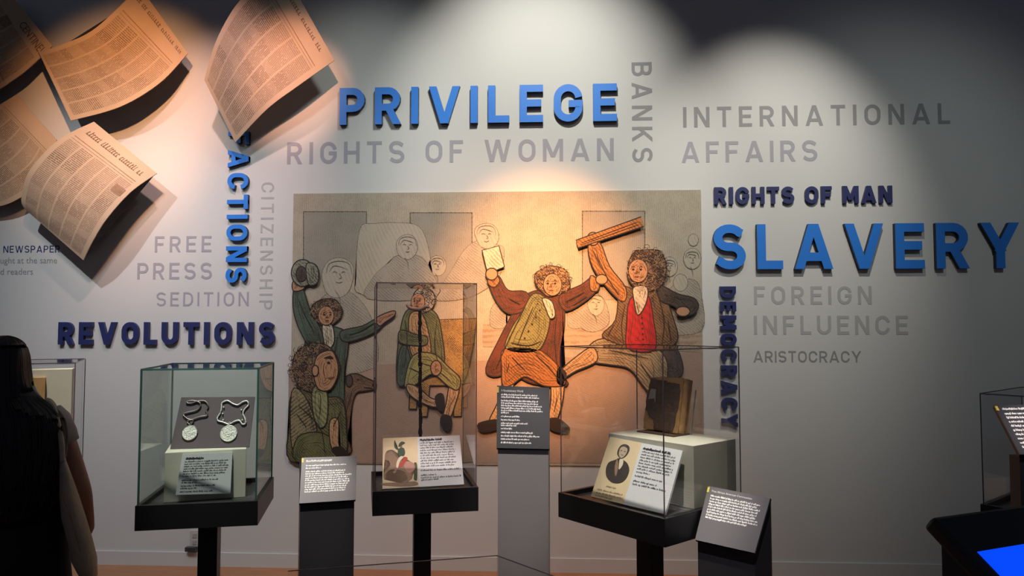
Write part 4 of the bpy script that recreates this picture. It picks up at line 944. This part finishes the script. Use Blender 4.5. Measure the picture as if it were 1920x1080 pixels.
# the book
bc = Z(1238, 812, 1.112); rzb = p3.rotation_euler.z - math.radians(0)
bk = thing('old_book', 'old torn leather book propped upright on the cream plinth', 'book', (bc.x, bc.y, 1.11), rzb)
tilt = Matrix.Rotation(math.radians(-12), 4, 'X')
bw, bh, bt = .20, .245, .062
def tm(bm, lift=.012):
    bmesh.ops.transform(bm, matrix=Matrix.Translation((0, 0, lift)) @ tilt, verts=bm.verts[:]); return bm
rr = random.Random(11)
def rag(pts, amp, sub=5):
    out = []
    for i in range(len(pts)):
        a = Vector(pts[i]); b = Vector(pts[(i + 1) % len(pts)])
        for s in range(sub): q = a.lerp(b, s / sub); out.append((q.x + rr.uniform(-amp, amp), q.y + rr.uniform(-amp, amp)))
    return out
bm = bmesh.new(); box(bm, -bw / 2 + .008, bw / 2 - .012, .006, bt - .006, .004, bh - .006); obj('page_block', tm(bm), MT['pages'], bk)
bm = bmesh.new(); prism(bm, rag([(-bw / 2, .0), (bw / 2 - .006, .0), (bw / 2 - .004, bh), (-bw / 2 + .01, bh - .002), (-bw / 2 - .002, bh * .5)], .003, 7), 0, .006); obj('front_cover', tm(bm), MT['hide'], bk)
bm = bmesh.new(); prism(bm, rag([(-bw / 2 + .03, .055), (-bw / 2 + .055, .050), (-bw / 2 + .065, .006), (bw / 2 - .03, .006), (bw / 2 - .014, bh * .55), (bw / 2 - .02, bh - .03), (.01, bh - .022), (-.02, bh - .014), (-bw / 2 + .012, bh - .012), (-bw / 2 + .002, bh * .6), (-bw / 2, .09)], .004, 5), -.003, .001)
tag(obj('leather_facing', tm(bm), MT['leather'], bk), 'dark brown torn leather')
bm = bmesh.new(); prism(bm, rag([(-bw / 2 + .012, bh * .56), (-bw / 2 + .045, bh * .58), (-bw / 2 + .05, bh * .50), (-bw / 2 + .06, bh * .74), (-bw / 2 + .02, bh * .77)][:2] + [(-bw / 2 + .055, bh * .50), (-bw / 2 + .05, bh * .76), (-bw / 2 + .02, bh * .76)], .001, 3), -.005, -.003)
tag(obj('bare_patch', tm(bm), mat('bare_board', (0.30, 0.24, 0.20), .7, var=.2), bk), 'pale bare patch')
bm = bmesh.new(); box(bm, -bw / 2, bw / 2, bt - .006, bt, 0, bh); obj('back_cover', tm(bm), MT['hide'], bk)
bm = bmesh.new(); n = 10
prof = [(bw / 2 - .012 + .016 * math.sin(PI * k / n), bt * k / n) for k in range(n + 1)] + [(bw / 2 - .014, bt), (bw / 2 - .014, 0)]
lv = [[bm.verts.new((x + (.002 if j % 3 == 1 else 0), y, bh * j / 12)) for x, y in prof] for j in range(13)]
for a, b in zip(lv, lv[1:]):
    for k in range(len(prof)): k2 = (k + 1) % len(prof); bm.faces.new((a[k], a[k2], b[k2], b[k]))
bm.faces.new(lv[0]); bm.faces.new(lv[-1][::-1]); obj('spine', tm(bm), MT['hide'], bk, smooth=False)
st = thing('book_cradle', 'clear cradle with a dark lip under the old book', 'stand', (bc.x, bc.y, 1.11), rzb)
bm = bmesh.new(); prof = [(-.030, .006), (-.004, .0045), (.04, .0), (.04, .010)]
box(bm, -bw / 2, bw / 2 + .01, -.045, .070, 0, .006); obj('foot', bm, MT['leather'], st)
bm = bmesh.new(); box(bm, -bw / 2 + .01, bw / 2 + .02, bt + .001, bt + .005, 0, bh * .85); obj('clear_back', tm(bm, .008), MT['glass'], st)
bm = bmesh.new(); box(bm, bw / 2 + .018, bw / 2 + .021, bt, bt + .006, 0, bh * .85); obj('bright_edge', tm(bm, .008), MT['silver'], st)
# ---- case 0: backboard with a framed document
def inside(c, name, label, cat, b, m):
    o = obj(name, bx(*b), m); o.location = c.location; o.rotation_euler = c.rotation_euler; tag(o, label, cat); return o
hw0 = .2
inside(c0, 'backboard', 'cream backboard standing inside the left edge case', 'board', (-.22, .205, .03, .16, ZD, 1.395), MT['cream'])
inside(c0, 'document', 'brown framed document hung on the cream backboard behind the woman', 'document', (-.10, .10, .015, .0295, 1.08, 1.36), MT['tan_doc'])

# ---------------------------------------------------------------- label pedestals
def pedestal(label, TL, TR, BR, BL, body, panel, title, rows, lead, rnd, cw=.011, depth=.09, tw=.5, mk=.045, slim=False):
    b0 = (BL + BR) / 2; base = Vector((b0.x, b0.y, 0)); t = thing('label_pedestal', label, 'pedestal', base)
    p = Plate(*flatten((TL, TR, BR, BL)), base)
    pan = obj('panel', p.slab(.006), panel, t)
    obj('panel_underlay', p.slab(.006, .0, 1.0, .0, 1.012, -.0065), MT['black'], t)
    # wedge body following the panel's slope down to the floor
    bm = bmesh.new(); e = .0132
    f = [p.at(.02, 1, -e), p.at(.98, 1, -e), p.at(.98, .03, -e), p.at(.02, .03, -e)]
    fx = (p.c[1] - p.c[0]); fx.z = 0; fx.normalize(); bk_ = Vector((-fx.y, fx.x, 0)); 
    q0, q1 = Vector((f[0].x, f[0].y, 0)), Vector((f[1].x, f[1].y, 0)); top_b = f[2] + bk_ * .02; top_a = f[3] + bk_ * .02
    deep = max((top_b - f[1]).dot(bk_), depth)
    if slim: f[2] = f[1] + bk_ * .001; f[3] = f[0] + bk_ * .001; deep = .05
    top_b = f[1] + bk_ * deep; top_b.z = f[2].z; top_a = f[0] + bk_ * deep; top_a.z = f[3].z
    V = [bm.verts.new(v) for v in (q0, q1, f[1], f[0], f[2], f[3], top_b, top_a, Vector((top_b.x, top_b.y, 0)), Vector((top_a.x, top_a.y, 0)))]
    for fc_ in ((0, 1, 2, 3), (3, 2, 4, 5), (5, 4, 6, 7), (7, 6, 8, 9), (9, 8, 1, 0), (1, 8, 6, 4, 2), (0, 3, 5, 7, 9)): bm.faces.new([V[i] for i in fc_])
    obj('column', bm, body, t)
    obj('yellow_tab', p.slab(.004, .0, .035, .02, .115, .001), MT['yellow'], t)
    if title: plate_text('panel_title', title, p, .08, .095, .038, MT['white_ink'], pan, width=tw)
    else: title_marks(p, .10, .08, .08 + tw, .055, .012, MT['white_ink'], pan)
    tag(obj('small_print', p.marks(rows, .08, mk, rnd, cw=cw, bold=1.15), MT['white_ink'], pan), kind='stuff')
    return t
panel_light = mat('satin_grey_panel', (0.16, 0.15, 0.155), .30, var=.05, scale=2); 
pedestal('black label pedestal standing between the two left glass cases', D(566, 858, 3.06), D(669, 855, 3.13), D(667, 937, 3.02), D(561, 944, 2.95), MT['darkbody'], panel_light, None,
         [(.20, .80), (.26, .35)] + [(.335 + .049 * i, x) for i, x in enumerate((.79, .77, .90, .84, .86, .87, .84, .82, .80, .80))], 0, R, tw=.46)
pedestal('tall grey label pedestal in front of the mural with a dark panel', D(932, 723, 3.40), D(1030, 727, 3.37), D(1030, 842, 3.26), D(931, 840, 3.28), MT['silver'], MT['charcoal'], 'A Revolutionary World',
         [(.155, .76), (.195, .80), (.255, .79), (.295, .78), (.335, .85), (.375, .83), (.415, .87), (.45, .22), (.51, .43), (.565, .43), (.62, .58), (.655, .38), (.705, .30), (.765, .68), (.82, .82), (.87, .62), (.925, .66)], 0, R, tw=.42, mk=.036, depth=.11)
pedestal('low dark label pedestal turned at an angle beside the book case', D(1328, 911, 2.98), D(1444, 934, 2.78), D(1415, 1037, 2.72), D(1303, 1012, 2.90), MT['darkbody'], panel_light, 'Free African American Communities',
         [(.18 + .05 * i, x) for i, x in enumerate((.88, .84, .90, .88, .87, .86, .91, .92, .76))], 0, R, tw=.66)
pedestal('black label pedestal at the right edge, in front of the glass case', D(1864, 760, 2.62), D(2000, 757, 2.62), D(2062, 852, 2.46), D(1912, 852, 2.46), MT['black'], MT['charcoal'], None,
         [(.20 + .085 * i, .95) for i in range(9)], 0, R, tw=.5, mk=.06, depth=.1, slim=True)

# ---------------------------------------------------------------- low clear barrier
k1, k2, k3 = D(540, 1070, 2.55), D(932, 1041, 2.80), D(1045, 1082, 2.50)
zt = .5 * (k1.z + k2.z)
t = thing('clear_barrier', 'low clear acrylic barrier with thin edges in front of the cases', 'barrier', (k2.x, k2.y, 0))
def pane(a, b):
    a = Vector((a.x, a.y, 0)) - Vector((k2.x, k2.y, 0)); b = Vector((b.x, b.y, 0)) - Vector((k2.x, k2.y, 0)); d = (b - a).normalized(); n_ = Vector((-d.y, d.x, 0)) * .0018
    for nm, z0, z1, m, kx in (('acrylic_pane', 0, zt - .0025, MT['glass'], 1), ('polished_edge', zt - .0025, zt, MT['edge2'], 1.2)):
        bm = bmesh.new(); lo = [bm.verts.new(q + Vector((0, 0, z0))) for q in (a - n_ * kx, b - n_ * kx, b + n_ * kx, a + n_ * kx)]; hi = [bm.verts.new(v.co + Vector((0, 0, z1 - z0))) for v in lo]
        bm.faces.new(lo[::-1]); bm.faces.new(hi)
        for i in range(4): j = (i + 1) % 4; bm.faces.new((lo[i], lo[j], hi[j], hi[i]))
        obj(nm, bm, m, t)
MT['edge2'] = mat('acrylic_edge', (0.33, 0.30, 0.28), .2)
K1 = Z(540, 1070, zt); K2 = Z(932, 1041, zt); K3 = Z(1045, 1082, zt); k2 = K2; t.location = (K2.x, K2.y, 0)
pane(K1, K2); pane(K2, K3)

# ---------------------------------------------------------------- kiosk
u = Vector((math.cos(math.radians(22 + 3)), math.sin(math.radians(22 + 3)), 0)); nb = Vector((u.y, -u.x, 0))
sl = math.radians(36); vdn = nb * math.cos(sl) + Vector((0, 0, -math.sin(sl))); kn = u.cross(vdn); kn = kn if kn.z > 0 else -kn
A = D(1745, 968, 2.0); kt = thing('touchscreen_kiosk', 'black sloping kiosk with a bright blue screen in the lower right corner', 'kiosk', (A.x, A.y, 0))
o_ = Vector((A.x, A.y, 0)); KW, KH = .95, .62
def kp(a, b, o=0): return A + u * a + vdn * b + kn * o - o_
def slab4(name, a0, a1, b0, b1, o0, o1, m):
    bm = bmesh.new(); lo = [bm.verts.new(kp(a, b, o0)) for a, b in ((a0, b0), (a1, b0), (a1, b1), (a0, b1))]; hi = [bm.verts.new(kp(a, b, o1)) for a, b in ((a0, b0), (a1, b0), (a1, b1), (a0, b1))]
    bm.faces.new(lo); bm.faces.new(hi[::-1])
    for i in range(4): j = (i + 1) % 4; bm.faces.new((lo[i], lo[j], hi[j], hi[i]))
    return obj(name, bm, m, kt)
bevel(slab4('top_slab', 0, KW, 0, KH, -.045, 0, MT['kiosk']), .012, 2)
s0 = PL(1832, 1035, A, kn) - A; s1 = PL(1990, 1002, A, kn) - A
slab4('screen', s0.dot(u), KW - .09, s0.dot(vdn), KH - .08, -.002, .0012, MT['screen'])
bm = bmesh.new(); ins = .04
c_ = [kp(ins, .03, -.045), kp(KW - ins, .03, -.045), kp(KW - ins, KH - .05, -.045), kp(ins, KH - .05, -.045)]
lo = [bm.verts.new((q.x, q.y, 0)) for q in c_]; hi = [bm.verts.new(q) for q in c_]; bm.faces.new(lo); bm.faces.new(hi[::-1])
for i in range(4): j = (i + 1) % 4; bm.faces.new((lo[i], lo[j], hi[j], hi[i]))
obj('cabinet', bm, MT['kbody'], kt)

# ---------------------------------------------------------------- the visitor
PD = 2.65; pc = D(5, 640, PD); person = thing('person', 'woman with long black hair in a black dress, seen from behind', 'person', (pc.x, pc.y, 0), YAW + math.radians(30))
def skin_body():
    V = []; E_ = []; Rr = []
    def v(p, r, par=None):
        V.append(p); Rr.append(r); i = len(V) - 1
        if par is not None: E_.append((par, i))
        return i
    pel = v((0, 0, .86), .115); sp_ = v((0, .0, 1.0), .095, pel); ch = v((0, 0, 1.15), .105, sp_); nk0 = v((0, -.005, 1.27), .075, ch); nk = v((0, .0, 1.335), .046, nk0)
    hd = v((0, .012, 1.40), .062, nk); hd2 = v((0, .012, 1.465), .076, hd); v((0, .008, 1.515), .055, hd2)
    jaw = v((0, .060, 1.375), .035, hd); v((0, .095, 1.415), .012, hd2)   # chin, nose
    for s in (-1, 1):
        sh = v((s * .165, 0, 1.265), .050, nk0)
        if s > 0: el = v((.262, -.005, .985), .034, sh); wr = v((.285, .10, .83), .023, el); pm = v((.278, .155, .80), .026, wr); fd = Vector((-.25, .9, -.3))
        else: el = v((-.225, .0, 1.02), .035, sh); wr = v((-.225, .13, .86), .024, el); pm = v((-.215, .185, .84), .026, wr); fd = Vector((.10, .9, -.3))
        fd.normalize(); P0 = Vector(V[pm]); side = Vector((1, 0, 0)).cross(fd).normalized()
        for k, L in enumerate((.060, .068, .063, .050)):
            a = P0 + side * (-.024 + .016 * k) + fd * .02; i0 = v(tuple(a), .0095, pm); i1 = v(tuple(a + fd * L * .5 + Vector((-s * .010, 0, 0))), .0085, i0); v(tuple(a + fd * L * .8 + Vector((-s * .030, 0, -.006))), .0075, i1)
        i0 = v(tuple(P0 + side * -.028 + fd * -.01 + Vector((-s * .018, 0, 0))), .011, pm); v(tuple(P0 + side * -.036 + fd * .025 + Vector((-s * .034, 0, 0))), .009, i0)
        hp_ = v((s * .09, 0, .82), .095, pel); kn_ = v((s * .095, .015, .45), .055, hp_); an = v((s * .095, -.01, .085), .034, kn_); ft = v((s * .10, .07, .035), .032, an); v((s * .105, .15, .028), .026, ft)
        v((s * .076, .02, 1.43), .016, hd2)   # ear
    me = bpy.data.meshes.new('body'); me.from_pydata(V, E_, []); o = bpy.data.objects.new('body', me); link(o, person)
    md = o.modifiers.new('skin', 'SKIN'); md.use_smooth_shade = True
    sv = me.skin_vertices[0].data
    for i, r in enumerate(Rr): sv[i].radius = (r, r)
    sv[0].use_root = True
    o.modifiers.new('sub', 'SUBSURF').levels = 1; o.modifiers[-1].render_levels = 2
    me.materials.append(MT['skin']); return o
skin_body()
for s in (-1, 1):
    bm = bmesh.new(); bmesh.ops.create_uvsphere(bm, u_segments=12, v_segments=8, radius=.012); obj('eye', bm, MT['white'], person, True, (s * .030, .082, 1.445))
bm = bmesh.new(); tube(bm, [(-.024, .094, 1.385), (0, .101, 1.386), (.024, .094, 1.385)], [.002, .006, .002], 8); obj('mouth', bm, MT['lip'], person, True)
bm = bmesh.new(); loft(bm, [(.36, 0, .01, .27, .22), (.60, 0, .0, .245, .19), (.82, 0, -.005, .222, .155), (.92, 0, -.005, .215, .145), (1.02, 0, -.005, .195, .13), (1.12, 0, -.005, .19, .13), (1.22, 0, -.005, .18, .12), (1.285, 0, -.005, .15, .085), (1.305, 0, 0, .08, .06)], 32)
obj('black_dress', bm, MT['dress'], person, True)
for s in (-1, 1):
    bm = bmesh.new(); ex = .262 if s > 0 else .225; ez = .985 if s > 0 else 1.035
    a = Vector((s * .150, 0, 1.295)); b = Vector((s * ex, -.005, ez)); d = b - a
    pts = [a, a + d * .12, a + d * .30, a + d * .42]; tube(bm, pts, [.036, .053, .056, .052], 20); obj('sleeve', bm, MT['tee'], person, True)
for s in (-1, 1):
    bm = bmesh.new(); tube(bm, [(s * .10, -.08, .05), (s * .10, .0, .045), (s * .105, .10, .04), (s * .108, .18, .032)], [.030, .042, .044, .030], 14); o = obj('shoe', bm, MT['black'], person, True)
# hair: a full fall with individual locks over it
HR = [(1.560, .0, .0, .015, .02), (1.551, 0, -.005, .042, .05), (1.53, 0, -.008, .066, .080), (1.49, 0, -.010, .080, .094), (1.44, 0, -.012, .086, .100), (1.38, 0, -.030, .098, .090), (1.335, .002, -.050, .125, .085), (1.300, .004, -.055, .165, .088), (1.26, .004, -.060, .192, .092), (1.20, .004, -.068, .202, .092), (1.12, .004, -.078, .200, .088), (1.04, .002, -.088, .190, .080), (.97, 0, -.095, .172, .066), (.91, 0, -.10, .145, .05)]
bm = bmesh.new(); loft(bm, HR, 48)
for vtx in bm.verts:
    a = math.atan2(vtx.co.y, vtx.co.x); k = 1 + .02 * math.sin(a * 23) + .012 * math.sin(a * 41 + 1)
    if vtx.co.z < 1.5: vtx.co.x *= k; vtx.co.y *= k
obj('hair', bm, MT['hair'], person, True)
bm = bmesh.new(); rr = random.Random(21)
for k in range(170):
    a = rr.uniform(PI * .98, 2.02 * PI); pts = []; ph = rr.uniform(0, 6); end = rr.uniform(.90, 1.05); am = rr.uniform(.0, .06)
    for (z, cx, cy, rx, ry) in HR:
        if z < end: break
        aa = a + am * math.sin(z * 9 + ph); pts.append((cx + (rx + .002) * math.cos(aa), cy + (ry + .003) * math.sin(aa), z))
    if len(pts) > 3:
        q = smooth_open(pts, 3); tube(bm, q, [.0035 * (1 - .7 * i / len(q)) + .0008 for i in range(len(q))], 5)
tag(obj('hair_locks', bm, MT['hair'], person, True), kind='stuff')
# tote bag
tb = thing('tote_bag', 'natural canvas tote bag hanging from the womans right shoulder', 'bag', (pc.x, pc.y, 0), person.rotation_euler.z)
bm = bmesh.new(); loft(bm, [(1.13, .195, -.12, .008, .02), (1.08, .203, -.12, .018, .045), (1.0, .217, -.12, .030, .065), (.92, .236, -.12, .036, .075), (.84, .256, -.12, .042, .08), (.77, .272, -.12, .040, .08), (.71, .287, -.12, .028, .07), (.69, .292, -.12, .012, .05)], 28)
for vtx in bm.verts: vtx.co += Vector((noise.noise(vtx.co * 9) * .010, 0, noise.noise(vtx.co * 7 + Vector((5, 0, 0))) * .008))
obj('bag_body', bm, MT['canvas'], tb, True)
for yo in (-.02, .03):
    bm = bmesh.new(); pts = smooth_open([(.197, -.12 + yo, 1.12), (.190, -.10 + yo, 1.20), (.165, -.050 + yo, 1.30), (.140, 0 + yo, 1.322), (.165, .055 + yo, 1.24), (.205, .055 + yo, 1.08)], 5)
    tube(bm, pts, .009, 8); obj('bag_strap', bm, MT['canvas'], tb, True)
bm = bmesh.new(); tube(bm, [(.200 + .085 * i / 8, -.196 + .004 * math.sin(i), 1.03 - .30 * i / 8) for i in range(9)], .0015, 6)
obj('seam', bm, MT['hide'], tb)
